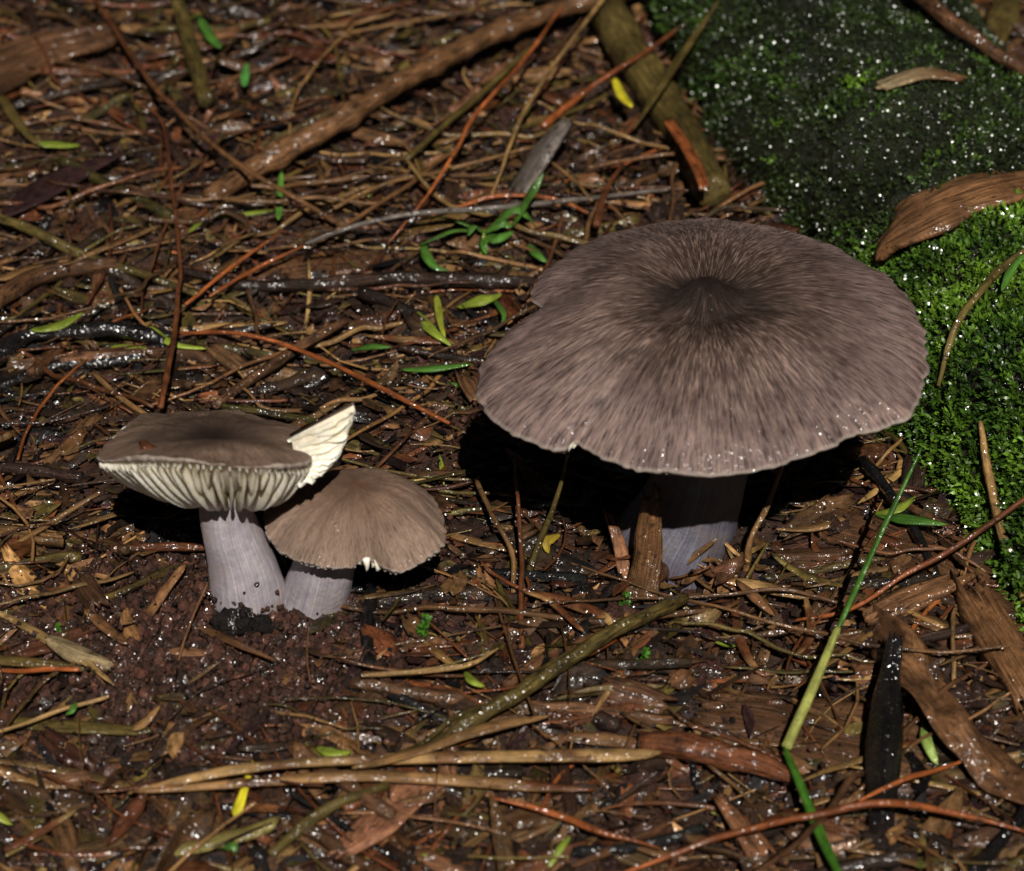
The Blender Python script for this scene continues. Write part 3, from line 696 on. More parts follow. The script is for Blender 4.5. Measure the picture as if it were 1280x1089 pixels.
for n_ in range(11):
    k = int(np.clip(2 + n_ * 3.5 + rng.uniform(-1, 1), 1, 38)); e = frim[k]; fi = finn[k]; q = np.linspace(rng.uniform(.05, .2) if n_ % 2 == 0 else rng.uniform(.4, .6), .965, 14)
    basep = fi + q[:, None] * (e - fi)[None] + vdir * (bul(q) - .01)[:, None]
    tdir = norm(np.cross(e - fi, vdir)); lean = norm(vdir * .6 + tdir * .8)
    hh = rng.uniform(.05, .10) * np.sin(np.pi * np.clip((q - q[0]) / (q[-1] - q[0]), .03, .985)) ** .5 * (1 + .5 * vnoise(q * 9, q * 0, n_))
    basep = basep + tdir[None] * (.022 * vnoise(q * 4, q * 0 + n_, n_ + 40))[:, None]
    tipp = basep + lean[None] * hh[:, None]; wd = np.cross(lean, norm(e - fi)) * .024
    V_ = np.stack([basep + wd * 1.3, tipp + wd * .4, tipp - wd * .4, basep - wd * 1.3], 1).reshape(-1, 3)
    put('gill', dict(V=V_, F=[grid_faces(14, 4, True), np.array([[0, 1, 2, 3]]), np.array([[55, 54, 53, 52]])]), M_GILL, parent=flap)

# --- small mushroom
m3 = thing('mushroom', 'small mushroom with convex brown cap leaning beside the pale-gilled mushroom', 'mushroom', M3B)
Z3 = 1.32
rim3_px = [(331, 655), (333, 632), (362, 612), (400, 600), (445, 597), (495, 602), (535, 620), (556, 648), (556, 676), (545, 692), (520, 704), (498, 713), (478, 709), (466, 701), (452, 699),
           (438, 706), (402, 707), (365, 697), (340, 680)]
A3 = at_z(444, 652, Z3)
R3 = []
for px, py in rim3_px:
    R3.append(at_z(px, py, Z3 + .05 * math.sin(px * .05)))
rim3 = resample_closed(R3, 300)
h3 = lambda s: .54 * (1 - s ** 2.3) + .05 * np.exp(-(s / .2) ** 2)
put('cap', cap_data(rim3, A3, h3, lambda s: .05 + .32 * (1 - s) ** .7, ns=44, jag=.02, seed=12, bumpf=.07), (M_CAP3, M_GILL), parent=m3, label='rounded brown felted cap with scalloped edge')
top3 = A3 + np.array([-.12, -.05, .3])
stem3 = catmull([M3B + [-.08, -.02, -.35], M3B + [.0, 0, .05], M3B * .5 + top3 * .5 + [-.03, -.1, 0], top3], 40)
put('stem', stem_data(stem3, [.42, .42, .38, .36, .36], seed=9), M_STEM, parent=m3)
gl = []
for k in range(0, 300, 4):
    rp = rim3[k]; j = top3 + norm((rp - top3) * np.array([1, 1, 0])) * .36 - np.array([0, 0, .2])
    g = gill_plate(A3 + (rp - A3) * .96 - np.array([0, 0, .05]), j, lambda q, rp=rp: A3 + (rp - A3) * (.96 - .7 * q) + np.array([0, 0, float(h3(np.array(.96 - .7 * q))) - .12]), .06, .03, k)
    g['uv'] = g['V'][:, :2]; g['col'] = np.ones_like(g['V']); gl.append(g)
put('gill_layer', merge(gl), M_GILL, parent=m3, kind='stuff')
tp = at_z(458, 700, Z3 + .0)
put('gill_tooth', tube_data(catmull([tp + [0, -.02, .04], tp + [.01, -.04, -.06], tp + [.0, -.05, -.13]], 6), [.05, .035, .006], 8, .1, 3, (.6, .55, .42)), M_GILL, parent=m3)

# ------------------------------------------------------------------ traced litter pieces
def hs(h, n): return list(h) if isinstance(h, (list, tuple)) else [h] * n
def path(pts, h, surf=None):
    H = hs(h, len(pts))
    if len(H) != len(pts): H = list(np.interp(np.linspace(0, 1, len(pts)), np.linspace(0, 1, len(H)), H))
    return np.array([(surf or gpt)(p[0], p[1], q) for p, q in zip(pts, H)])
def wcm(P, px): return px / float(np.mean([ppc(q) for q in P]))
_seed = [100]
def nseed(): _seed[0] += 1; return _seed[0]
def wobble(Cn, amp, seed):
    n = len(Cn); ln = np.linspace(0, n * .12, n)
    return Cn + amp * np.stack([fbm(ln, ln * 0 + i * 7, seed + i, 2) for i in range(3)], 1) * np.sin(np.linspace(0, np.pi, n))[:, None] ** .5
def stick(name, label, cat, pts, w, color, h=.1, mat=None, k=10, rough=.10, nodes=0, amp=.3, endcol=None, flat=1., wob=.02, group=None, n=None, surf=None, ridges=0, parts=None):
    P = path(pts, h, surf); w = np.atleast_1d(np.asarray(w, float)); r = wcm(P, w) / 2 * (np.interp(np.linspace(0, 1, len(w)), [0, .15, .8, 1], [.7, 1, 1, .45]) * .78 if name == 'pine_needle' else .85 if name in ('dry_straw', 'grass_straw') else 1.)
    P[:, 2] += np.interp(np.linspace(0, 1, len(P)), np.linspace(0, 1, len(r)), r) * .8
    L_ = np.linalg.norm(np.diff(P, axis=0), axis=1).sum(); n = n or int(np.clip(L_ * 9, 14, 140)); s = nseed(); amp = .65 if name == 'pine_needle' else amp
    return put(name, tube_data(wobble(catmull(P, n), wob, s), r, k, rough, s, C[color] if isinstance(color, str) else color, amp, flat, nodes, C[endcol] if isinstance(endcol, str) else endcol, ridges),
               mat or M_BARK, label=label, cat=cat, group=group)
def strip(name, label, cat, pts, w, color, h=.1, mat=None, nx=5, th=.02, arch=.15, roll=0., twist=0., ragged=0., ridge=0., amp=.3, endcol=None, wav=.0, pleat=0., spots=None, group=None, surf=None, wob=.01):
    P = path(pts, h, surf); w = np.atleast_1d(np.asarray(w, float))
    T, B, N = frames(catmull(P, 12)); Bm = norm((B * math.cos(roll) + N * math.sin(roll)).mean(0)); v = norm(P.mean(0) - CAMP)
    fs = max(.42, np.linalg.norm(Bm - v * (Bm @ v))); ww = wcm(P, w) / fs
    L_ = np.linalg.norm(np.diff(P, axis=0), axis=1).sum(); n = int(np.clip(L_ * 8, 12, 120)); s = nseed()
    return put(name, strip_data(wobble(catmull(P, n), wob, s), ww, th, nx, arch, roll, twist, ragged, ridge, s, C[color] if isinstance(color, str) else color, amp,
                                C[endcol] if isinstance(endcol, str) else endcol, wav, pleat, C[spots] if isinstance(spots, str) else spots), mat or M_STRAW, label=label, cat=cat, group=group)

# -- upper left
stick('twig', 'long thick straight brown twig slanting across the litter behind the mushrooms', 'twig', [(262, 256), (326, 217), (421, 162), (560, 78), (690, 22), (800, -8)], [24, 27, 25, 27, 24, 20], 'midbrown', [.15, .3, .45, .5, .5, .5], nodes=5, k=14, ridges=.06)
stick('dry_straw', 'long thin reddish-brown jointed stem crossing the thick straight twig', 'stem', [(116, -4), (150, 48), (188, 105), (235, 155), (275, 190), (320, 222), (400, 268), (432, 287)], [7, 8, 7, 7], 'redbrown', [.5, .5, .55, .6, .6, .7, .4, .3], M_NEEDLE, nodes=7, endcol='midbrown')
stick('dry_straw', 'thin dark upright-running stem ending behind the tilted mushroom cap', 'stem', [(168, 128), (200, 150), (212, 205), (219, 280), (226, 350), (215, 440), (201, 512)], [4, 6, 7, 9], 'redbrown', .55, M_NEEDLE, nodes=5, amp=.5)
strip('leaf', 'dark maroon lance-shaped leaf lying flat among black litter', 'leaf', [(0, 272), (60, 232), (110, 207), (158, 190)], [14, 34, 30, 4], 'maroon', .35, M_LIT, 7, .02, .1)
strip('bark_slab', 'broad flat dark brown bark slab with straight lower edge', 'bark', [(-60, 118), (30, 68), (142, 40)], [70, 64, 36], 'brown', .3, M_WOOD, 15, .1, .12, ragged=.3, ridge=.09, amp=.6)
stick('twig', 'short thick olive stub pointing down at the dark twigs', 'twig', [(222, 8), (240, 70), (258, 135)], [18, 22, 20], 'olive', [.5, .4, .25], k=12, amp=.4)
stick('twig', 'dark crooked twig under the short olive stub', 'twig', [(18, 137), (110, 114), (180, 100), (235, 92), (300, 72), (345, 48)], [12, 11, 10, 8], 'dark', .2, nodes=3, amp=.5)
stick('twig', 'reddish barkless twig parallel to the dark crooked twig', 'twig', [(52, 92), (120, 96), (178, 93)], [11, 12, 8], 'redbrown', .2, M_WOOD)
strip('grass_leaf', 'dull olive flat blade beside the maroon leaf', 'grass', [(0, 118), (20, 150), (45, 180)], [12, 13, 8], 'olive', .25)
strip('leaf', 'small bright green leaf near the short olive stub', 'leaf', [(249, 22), (262, 42), (276, 60)], [10, 15, 9], 'green', .45, M_GREEN, 5, .01)
strip('leaf', 'shiny upright green leaf tip by the thick straight twig', 'leaf', [(306, 108), (307, 92), (309, 78)], [9, 12, 4], (.05, .17, .035), .35, M_GREEN, 5, .01)
strip('grass_leaf', 'short green blade standing where the thin stem crosses the twig', 'grass', [(348, 275), (350, 240), (352, 214)], [8, 9, 6], 'green', [.25, .35, .5], M_GREEN, 5, .01)
strip('grass_leaf', 'curled yellow-green shoot at the lower end of the twig', 'grass', [(235, 292), (258, 272), (300, 268), (345, 262)], [3, 6, 7, 4], 'ygreen', .2, M_GREEN, 5, .01)
strip('leaf', 'yellow folded grass bit beside the maroon leaf', 'leaf', [(48, 180), (72, 180), (100, 182)], [8, 9, 3], 'ygreen', .3, M_GREEN, 5)
stick('pine_needle', 'short orange needle above the longer orange one', 'needle', [(232, 382), (290, 335), (352, 290)], [7, 8, 5], 'orange', .35, M_NEEDLE)
stick('pine_needle', 'orange needle joined to the end of the grey grass stem', 'needle', [(262, 372), (320, 338), (382, 307)], [7, 8, 7], 'orange', .4, M_NEEDLE)
stick('grass_straw', 'long grey arching grass stem reaching toward the large cap', 'grass', [(382, 307), (430, 290), (520, 268), (620, 263), (680, 257), (760, 246), (840, 238)], [6, 8, 9, 7, 5], 'grey', [.45, .5, .6, .6, .5, .3, .2], M_STRAW, amp=.2)
stick('twig', 'stubby brown twig with wet sheen left of the orange needles', 'twig', [(-10, 388), (40, 358), (100, 342), (146, 336)], [22, 24, 22, 18], 'brown', .2, k=12, amp=.4)
strip('grass_leaf', 'thin beige straw above the stubby wet twig', 'straw', [(-5, 350), (40, 335), (92, 322)], [8, 10, 5], 'tan', .25)
stick('twig', 'long black twig lying level behind the small mushroom', 'twig', [(225, 340), (300, 360), (400, 362), (500, 352), (580, 356), (668, 358)], [8, 15, 17, 16, 18, 14], 'dark', .2, amp=.6, nodes=3, k=12)
stick('twig', 'dark curved twig along the left above the black branch', 'twig', [(-5, 275), (50, 296), (110, 325), (175, 345), (250, 372)], [12, 14, 12, 8], 'olive', .25, amp=.6)
b = stick('branch', 'glossy black forked branch left of the tilted mushroom', 'branch', [(-10, 462), (38, 424), (90, 420), (150, 419), (200, 430), (204, 440)], [20, 19, 17, 20, 18, 12], 'black', [.2, .25, .3, .3, .25, .15], M_BLACK, k=12, rough=.2, nodes=2)
bp = path([(-10, 486), (70, 458), (140, 452), (180, 442), (202, 430)], [.15, .15, .15, .18, .2])
b['_o'] = [float(q) for q in o_origin[b.name]]
put('fork', tube_data(catmull(bp, 60), wcm(bp, np.array([12., 14, 15, 14, 14])) / 2, 10, .18, 5, C['black'], .4), M_BLACK, parent=b)
stick('grass_straw', 'orange arching stem running from the black branch past the torn cap', 'stem', [(222, 418), (290, 417), (350, 430), (400, 450), (470, 484), (562, 531)], [6, 7, 7, 8, 6], 'orange', [.2, .45, .5, .5, .4, .2], M_NEEDLE, amp=.4)
strip('grass_leaf', 'green-yellow blade on top of the black branch', 'grass', [(38, 413), (70, 408), (104, 391)], [6, 11, 4], 'ygreen', .45, M_GREEN, spots='olive')
strip('grass_leaf', 'yellow-green blade tucked beneath the thin dark upright stem', 'grass', [(185, 407), (215, 427), (258, 436)], [6, 10, 4], 'ygreen', .3, M_GREEN)
strip('leaf', 'narrow green leaf between both arms of the black branch', 'leaf', [(138, 434), (160, 432), (184, 436)], [5, 9, 3], 'ygreen', .25, M_GREEN)
stick('twig', 'dark brown twig leaning behind the tilted mushroom', 'twig', [(432, 405), (350, 455), (268, 512)], [12, 14, 11], 'brown', [.3, .3, .2], amp=.5)
stick('dry_straw', 'short tan stem left of the thin dark upright stem', 'stem', [(118, 470), (150, 498), (188, 524)], [8, 9, 8], 'tan', .2, M_STRAW)
stick('dry_straw', 'pale brown stem pointing at the left edge of the gilled cap', 'stem', [(-5, 697), (60, 660), (125, 618)], [7, 9, 7], 'tan', [.1, .3, .5], M_STRAW, nodes=2)
strip('leaf', 'blackish rotten leaf above the black twig', 'leaf', [(300, 345), (380, 330), (470, 322), (540, 312)], [10, 34, 30, 8], 'brown', .1, M_WOOD, 9, .04, ridge=.02)
# -- upper middle
stick('pine_needle', 'long orange needle slanting down to the green sprig', 'needle', [(714, -5), (650, 82), (592, 150), (555, 215), (520, 264), (484, 306)], [6, 7, 7, 6], 'orange', [.7, .8, .8, .7, .5, .25], M_NEEDLE)
stick('grass_straw', 'long pale grass stem crossing the thick straight twig', 'grass', [(758, -5), (700, 72), (652, 150), (626, 218), (613, 250)], [6, 6, 7, 4], 'straw', [.9, .9, .7, .5, .3], M_STRAW, nodes=2)
stick('dry_straw', 'red-orange stem sloping from the log down to the grey chip', 'stem', [(905, -5), (850, 36), (800, 72), (730, 118), (678, 162)], [5, 7, 8, 12], 'redbrown', [1.2, .9, .7, .5, .3], M_NEEDLE, endcol='orange')
stick('dry_straw', 'olive-tan stem parallel below the thick straight twig', 'stem', [(662, 64), (600, 122), (556, 160), (508, 202)], [8, 9, 9, 8], 'olive', .35, M_STRAW)
strip('wood_chip', 'grey weathered splinter standing behind the large cap', 'chip', [(706, 152), (676, 188), (644, 238)], [12, 24, 22], 'grey', [.9, .6, .15], M_WOOD, 9, .07, .2, ragged=.12, ridge=.02, roll=.3)
stick('branch', 'stout olive-brown decaying branch running from the log to the large cap', 'branch', [(745, 10), (800, 105), (850, 178), (892, 258)], [52, 50, 46, 40], 'olive', [.1, .1, .1, .1], M_WOOD, k=20, ridges=.08, amp=.5)
strip('wood_chip', 'bright orange torn sliver on the end of the stout branch', 'chip', [(835, 150), (862, 190), (882, 236)], [12, 16, 12], 'orange', .75, M_WOOD, 7, .04, ragged=.12)
strip('leaf', 'clear yellow leaf beside the stout decaying branch', 'leaf', [(768, 97), (776, 116), (790, 134)], [7, 14, 8], 'yellow', .6, M_GREEN)
strip('grass_leaf', 'narrow grey-green blade leaning over the stout branch', 'grass', [(900, -2), (868, 45), (832, 98), (792, 162)], [4, 9, 12, 2], 'olive', [1.6, 1.3, 1.0, .6], M_GREEN)
for i, (pp_, w_, c_, l_) in enumerate([
    ([(418, 262), (480, 232), (560, 212), (640, 192), (700, 178)], [6, 6, 5], 'tan', 'long wavy tan stem behind the green sprig'),
    ([(420, 290), (500, 240), (560, 195), (600, 178)], [6, 7, 4], 'midbrown', 'brown stem rising beneath the long orange needle'),
    ([(540, 270), (620, 248), (690, 250), (735, 268)], [6, 7, 5], 'orange', 'short orange curved stem above the green sprig'),
    ([(560, 20), (500, 30), (420, 45)], [6, 6, 5], 'tan', 'tan stem lying above the thick straight twig'),
    ([(445, 22), (520, 2)], [6, 5], 'redbrown', 'red-brown stem leaving above the thick straight twig'),
    ([(640, 165), (720, 138), (760, 120)], [8, 7, 6], 'olive', 'olive stem end behind the pale grass stem'),
    ([(690, 205), (715, 225), (740, 252)], [5, 5, 4], 'tan', 'thin tan stalk touching the grey splinter'),
    ([(735, 212), (830, 195), (905, 200)], [7, 6, 5], 'midbrown', 'brown stem lying against the stout branch foot'),
    ([(745, 285), (760, 240), (778, 205)], [13, 10, 4], 'redbrown', 'short red-brown stalk at the back of the large cap')]):
    stick('dry_straw', l_, 'stem', pp_, w_, c_, .35, M_STRAW, k=8)
# green sprig
sp = gpt(605, 290, .1); spr = thing('grass_sprig', 'fresh green grass sprig with several narrow leaves behind the large cap', 'plant', sp)
def sprig_leaf(pts, w, h, parent, col='green'):
    P = path(pts, h); n = 18; ww = wcm(P, np.array(w, float)) * 1.45; s = nseed()
    put('leaf', strip_data(catmull(P, n), ww, .012, 5, .2, .25, .3, 0, 0, s, C[col], .12), M_GREEN, parent=parent)
for pts, w, h in [([(605, 290), (570, 287), (545, 296), (522, 308)], [4, 12, 12, 6], [.2, .45, .5, .4]), ([(528, 303), (533, 320), (545, 334), (562, 338)], [6, 9, 7, 2], [.4, .35, .25, .2]),
                  ([(605, 290), (560, 272), (525, 275)], [4, 9, 2], [.2, .4, .35]), ([(605, 290), (592, 282), (585, 295)], [6, 13, 3], [.3, .45, .4]), ([(605, 290), (625, 278), (640, 284)], [6, 13, 4], [.3, .5, .4]),
                  ([(640, 284), (655, 255), (668, 235), (680, 216)], [5, 10, 9, 2], [.3, .7, 1.0, 1.2]), ([(610, 288), (640, 262), (660, 270), (670, 284)], [4, 9, 8, 2], [.3, .6, .5, .3]), ([(606, 290), (604, 305), (608, 318)], [6, 10, 3], [.2, .25, .2]),
                  ([(605, 290), (620, 298), (642, 290)], [5, 12, 4], [.2, .35, .3])]:
    sprig_leaf(pts, w, h, spr)
put('stalk', tube_data(catmull(np.array([gpt(598, 332, 0), gpt(603, 310, .15), gpt(605, 288, .3)]), 12), [.035, .03, .025], 7, .05, 3, C['ygreen']), M_GREEN, parent=spr)
for i, (pts, w, c_, l_) in enumerate([
    ([(660, 305), (672, 318), (684, 328)], [8, 13, 6], 'green', 'broad green blade tip touching the back of the large cap'),
    ([(570, 384), (600, 374), (628, 368)], [5, 14, 3], 'ygreen', 'flat dull-green leaf left of the large cap notch'),
    ([(518, 388), (540, 412), (566, 434)], [6, 14, 4], 'ygreen', 'yellow-green leaf crossing another near the level black twig'),
    ([(545, 368), (550, 400), (556, 424)], [8, 10, 5], (.24, .26, .03), 'upright yellow-green leaf crossing a slanted one'),
    ([(438, 437), (462, 432), (489, 434)], [4, 11, 3], 'green', 'small green leaf lying alone beyond the torn cap'),
    ([(500, 462), (540, 460), (590, 455)], [4, 8, 3], 'green', 'thin dark green leaf below the crossed yellow leaves'),
    ([(615, 372), (630, 392), (626, 410)], [5, 9, 3], 'green', 'little green blade beside the dull-green flat leaf'),
    ([(1090, 641), (1130, 648), (1184, 656)], [4, 14, 5], 'green', 'green leaf lying in shade beneath the moss'),
    ([(1092, 642), (1120, 636), (1146, 620)], [6, 11, 3], 'ygreen', 'olive leaf paired with the green leaf under the moss'),
    ([(1153, 903), (1158, 928), (1172, 956)], [7, 14, 10], (.22, .30, .07), 'pale green leaflet on the brown plank'),
    ([(580, 840), (592, 850), (606, 858)], [5, 12, 8], 'ygreen', 'yellow-green scrap beside the diagonal twig'),
    ([(278, 1060), (290, 1056), (296, 1064)], [5, 14, 7], 'green', 'green scrap beside the yellowish flat straw'),
    ([(685, 1085), (700, 1060), (712, 1045)], [6, 10, 5], 'ygreen', 'green blade tip near the red-orange needle'),
    ([(82, 893), (90, 886), (96, 878)], [5, 10, 3], 'green', 'green shoot beside the pale straw at left'),
    ([(316, 950), (307, 978), (293, 1020)], [4, 10, 18], 'yellow', 'bright yellow leaf with a dark spot hooked over straw'),
    ([(686, 692), (684, 676), (700, 668)], [8, 15, 5], (.36, .25, .03), 'yellow-brown leaf at the foot of the thin stalks'),
    ([(395, 934), (415, 940), (440, 940)], [5, 14, 5], 'ygreen', 'mottled olive leaf behind the tan straws')]):
    strip('leaf', l_, 'leaf', pts, w, c_, [.2, .32, .28], M_GREEN, 5, .015, .25, roll=.25, spots='olive' if i in (16,) else None)
P = gpt(297, 1003, .36)
# -- upper right, on the log
strip('bark_strip', 'curved brown bark strip arching over the mossy log', 'bark', [(1096, 318), (1130, 282), (1185, 252), (1240, 236), (1320, 226)], [48, 62, 60, 54, 50], 'wood', .25, M_WOOD, 13, .09, .25, ragged=.14, ridge=.05, surf=log_at, roll=-.25)
strip('wood_chip', 'pale tan wood chip lying on dark moss', 'chip', [(1098, 113), (1125, 103), (1160, 95), (1206, 104)], [12, 14, 14, 6], 'pale', .14, M_WOOD, 7, .05, .2, ragged=.06, surf=log_at, endcol='midbrown')
stick('twig', 'dark brown twig resting along the far side of the log', 'twig', [(1125, -8), (1180, 42), (1232, 78), (1290, 112)], [20, 22, 18, 14], 'brown', .3, k=12, surf=log_at, amp=.5)
stick('grass_straw', 'brown and olive bent grass stem leaning on bright moss', 'grass', [(1290, 318), (1248, 350), (1218, 384), (1192, 422), (1172, 492)], [10, 13, 11, 10, 6], 'olive', .2, M_STRAW, surf=log_at, amp=.6)
stick('grass_straw', 'pale ribbed straw trailing down the bright moss', 'straw', [(1224, 538), (1232, 600), (1245, 660), (1262, 715), (1282, 768)], [7, 14, 13, 14, 14], 'straw', .22, M_STRAW, surf=log_at, ridges=.15, k=14)
strip('grass_leaf', 'bright green blade resting on the bent grass stem', 'grass', [(1250, 378), (1262, 352), (1280, 330)], [5, 11, 5], 'green', .35, M_GREEN, surf=log_at)
strip('leaf', 'broad olive-brown leaf behind the far side of the log', 'leaf', [(1238, 66), (1250, 30), (1264, -10)], [20, 40, 34], 'olive', .3, M_LIT, 9, .03, .2, wav=.06)
stick('pine_needle', 'orange needle behind the far twig on the log', 'needle', [(1184, 23), (1210, 10), (1240, -6)], [6, 7, 6], 'orange', .5, M_NEEDLE)
# -- right of / beneath large cap
stick('dry_straw', 'rust-red stem slanting up to the bright moss', 'stem', [(1292, 618), (1200, 682), (1130, 724), (1060, 764), (995, 777)], [8, 9, 8, 7, 5], 'redbrown', [1.5, .9, .6, .4, .2], M_NEEDLE, endcol='orange')
strip('bark_slab', 'broad brown wood slab in shade below the moss', 'bark', [(1035, 650), (1120, 680), (1210, 725), (1300, 790)], [50, 90, 90, 70], 'brown', .08, M_WOOD, 13, .12, .2, ragged=.2, ridge=.07)
gb = gpt(985, 932, .3); gbt = thing('grass_leaf', 'long bent grass blade with pale sheath, green at both ends', 'grass', gb)
P = path([(1153, 558), (1128, 610), (1098, 672), (1045, 790)], [2.0, 1.7, 1.3, .75]); put('blade', strip_data(catmull(P, 40), wcm(P, np.array([4., 7, 8, 9])), .03, 5, .3, .5, 0, 0, 0, 3, C['green'], .1), M_GREEN, parent=gbt)
P = path([(1047, 786), (1015, 862), (983, 934)], [.76, .55, .4]); put('sheath', tube_data(catmull(P, 30), wcm(P, np.array([9., 13, 13])) / 2, 12, .05, 4, (.26, .27, .07), .15, ridges=.12), M_GREEN, parent=gbt)
P = path([(980, 934), (1000, 980), (1022, 1035), (1052, 1100)], [.42, .5, .5, .4]); put('blade', strip_data(catmull(P, 40), wcm(P, np.array([9., 12, 12, 10])), .02, 5, .35, .3, 0, 0, 0, 6, (.04, .12, .012), .1), M_GREEN, parent=gbt)
strip('wood_chip', 'upright broken wood chip in front of the large stem', 'chip', [(797, 757), (812, 700), (816, 618)], [46, 36, 24], 'midbrown', [.0, .55, 1.5], M_WOOD, 9, .14, .2, ragged=.13, ridge=.04, wob=.03)
stick('dry_straw', 'thin brown stalk standing right of the large stem', 'stem', [(932, 720), (938, 680), (958, 640), (976, 590), (984, 560)], [11, 9, 9, 7, 6], 'tan', [.05, .5, .9, 1.4, 1.8], M_STRAW, k=8, nodes=2)
stick('dry_straw', 'thin stalk rising to the notch in the large cap', 'stem', [(660, 722), (674, 682), (695, 630), (712, 560)], [12, 10, 7, 5], 'olive', [.05, .4, 1.0, 1.7], M_STRAW, k=8)
stick('dry_straw', 'straight brown stalk standing in the shade of the large cap', 'stem', [(652, 812), (652, 720), (648, 650), (643, 575)], [9, 8, 7, 5], 'redbrown', [.1, .3, .6, 1.0], M_STRAW, k=8)
stick('dry_straw', 'curved tan stalk beside the small mushroom cap', 'stem', [(642, 745), (640, 692), (618, 650), (596, 604)], [8, 8, 7, 9], 'tan', [.1, .3, .5, .4], M_STRAW, k=8)
strip('grass_leaf', 'brown flat blade lying against the small mushroom cap', 'straw', [(560, 668), (600, 678), (648, 690)], [9, 10, 5], 'tan', .2)
for pts, w, c_, h, l_ in [
    ([(850, 722), (872, 694), (898, 664)], [12, 18, 3], 'tan', [.1, .3, .6], 'dry pointed brown leaf standing against the large stem'),
    ([(852, 730), (880, 708), (906, 702)], [8, 15, 5], 'midbrown', .25, 'brown curled leaf at the foot of the large stem'),
    ([(898, 724), (950, 730), (1012, 748)], [6, 15, 5], 'straw', .3, 'pale brown lance leaf right of the large stem'),
    ([(920, 725), (945, 748), (968, 770)], [6, 14, 4], 'wood', .35, 'tan leaf forking off the pale lance leaf'),
    ([(1006, 742), (1013, 790), (994, 820)], [6, 13, 8], 'tan', .3, 'curled tan strap leaf hanging over dark litter'),
    ([(916, 748), (925, 800), (950, 840), (980, 838)], [10, 13, 12, 5], 'tan', .2, 'spotted brown strap leaf bending below the pale lance leaf'),
    ([(962, 690), (1000, 715), (1060, 735)], [5, 12, 4], 'olive', .2, 'olive leaf under the rust-red stem'),
    ([(660, 740), (700, 748), (755, 770), (765, 785)], [5, 16, 16, 6], 'straw', .25, 'pale straw leaf left of the upright chip'),
    ([(650, 738), (690, 752), (730, 790)], [4, 8, 6], 'tan', .32, 'thin tan leaf crossing the pale straw leaf')]:
    strip('leaf', l_, 'leaf', pts, w, c_, h, M_LIT, 7, .02, .35, roll=.2, spots='redbrown', amp=.5)
# -- foreground
stick('twig', 'long olive-brown diagonal twig in front of the upright chip', 'twig', [(538, 944), (600, 900), (650, 870), (760, 798), (800, 778), (856, 752)], [19, 20, 19, 18, 18, 15], 'olive', [.25, .35, .4, .4, .35, .3], k=14, ridges=.12, amp=.4, nodes=2)
stick('twig', 'dark knobbly twig lying under the diagonal twig', 'twig', [(440, 858), (500, 868), (560, 876), (640, 884), (720, 890), (840, 905)], [16, 18, 16, 15, 14, 12], 'brown', .12, k=12, amp=.7, nodes=5, rough=.2)
strip('straw', 'long tan straw widening to a blunt end', 'straw', [(160, 992), (250, 968), (330, 955), (430, 948), (560, 944), (700, 941), (826, 940)], [10, 12, 10, 13, 12, 15, 20], 'straw', [.3, .4, .4, .45, .45, .45, .35], M_STRAW, 7, .04, .5, spots='midbrown')
strip('straw', 'long brown-spotted straw just below the blunt-ended one', 'straw', [(165, 990), (290, 978), (430, 968), (560, 972), (660, 980), (745, 988)], [6, 10, 12, 13, 14, 6], 'tan', [.35, .35, .32, .3, .3, .2], M_STRAW, 7, .04, .5, spots='redbrown')
strip('straw', 'split straw running into the diagonal twig', 'straw', [(440, 960), (520, 938), (600, 910), (690, 894)], [8, 10, 14, 6], 'tan', .5, M_STRAW, 7, .03, .4)
stick('grass_straw', 'pale grass stem lying on bare soil at left', 'straw', [(-5, 917), (60, 897), (136, 872)], [6, 7, 6], 'straw', .25, M_STRAW)
strip('straw', 'flattened grey straw beneath the pale grass stem', 'straw', [(-5, 898), (80, 908), (190, 914)], [16, 15, 10], 'olive', .1, M_STRAW, 9, .05, .3, pleat=.012)
strip('leaf', 'small pointed yellowish leaf on the soil', 'leaf', [(152, 918), (178, 904), (202, 880)], [6, 11, 2], 'tan', .15, M_LIT)
stick('dry_straw', 'tan stem with pale hooked end beside the soil patch', 'stem', [(452, 846), (540, 840), (590, 832), (622, 812)], [6, 9, 9, 4], 'straw', .35, M_STRAW)
strip('straw', 'broad yellowish straw below the tan straws', 'straw', [(205, 1064), (260, 1050), (322, 1034), (350, 1022)], [16, 18, 18, 14], (.2, .16, .045), .2, M_STRAW, 7, .05, .4, spots='olive')
stick('grass_straw', 'ribbed olive stem below the brown-spotted straw', 'grass', [(338, 1072), (400, 1022), (440, 1002), (486, 984)], [14, 17, 17, 12], 'olive', .2, M_STRAW, k=14, ridges=.15)
strip('leaf', 'red-brown torn leaf under the long straws', 'leaf', [(425, 1068), (470, 1030), (520, 985), (555, 975)], [20, 46, 44, 20], (.24, .105, .055), .22, M_LIT, 11, .03, .1, ragged=.15, wav=.06)
stick('pine_needle', 'thick red-orange needle in the wet foreground litter', 'needle', [(612, 998), (700, 1022), (760, 1046), (826, 1062)], [6, 11, 12, 6], 'orange', .35, M_NEEDLE)
stick('pine_needle', 'long arching orange needle passing over the charred sliver', 'needle', [(780, 1092), (850, 1068), (900, 1050), (1010, 1025), (1090, 1006), (1180, 1016), (1290, 1044)], [9, 11, 12, 12, 10], 'orange', [.3, .4, .5, .6, .7, .5, .35], M_NEEDLE)
stick('pine_needle', 'short forked orange needle above the long arching one', 'needle', [(1074, 1002), (1130, 976), (1170, 965), (1212, 948)], [6, 9, 9, 7], 'orange', [.55, .6, .5, .4], M_NEEDLE)
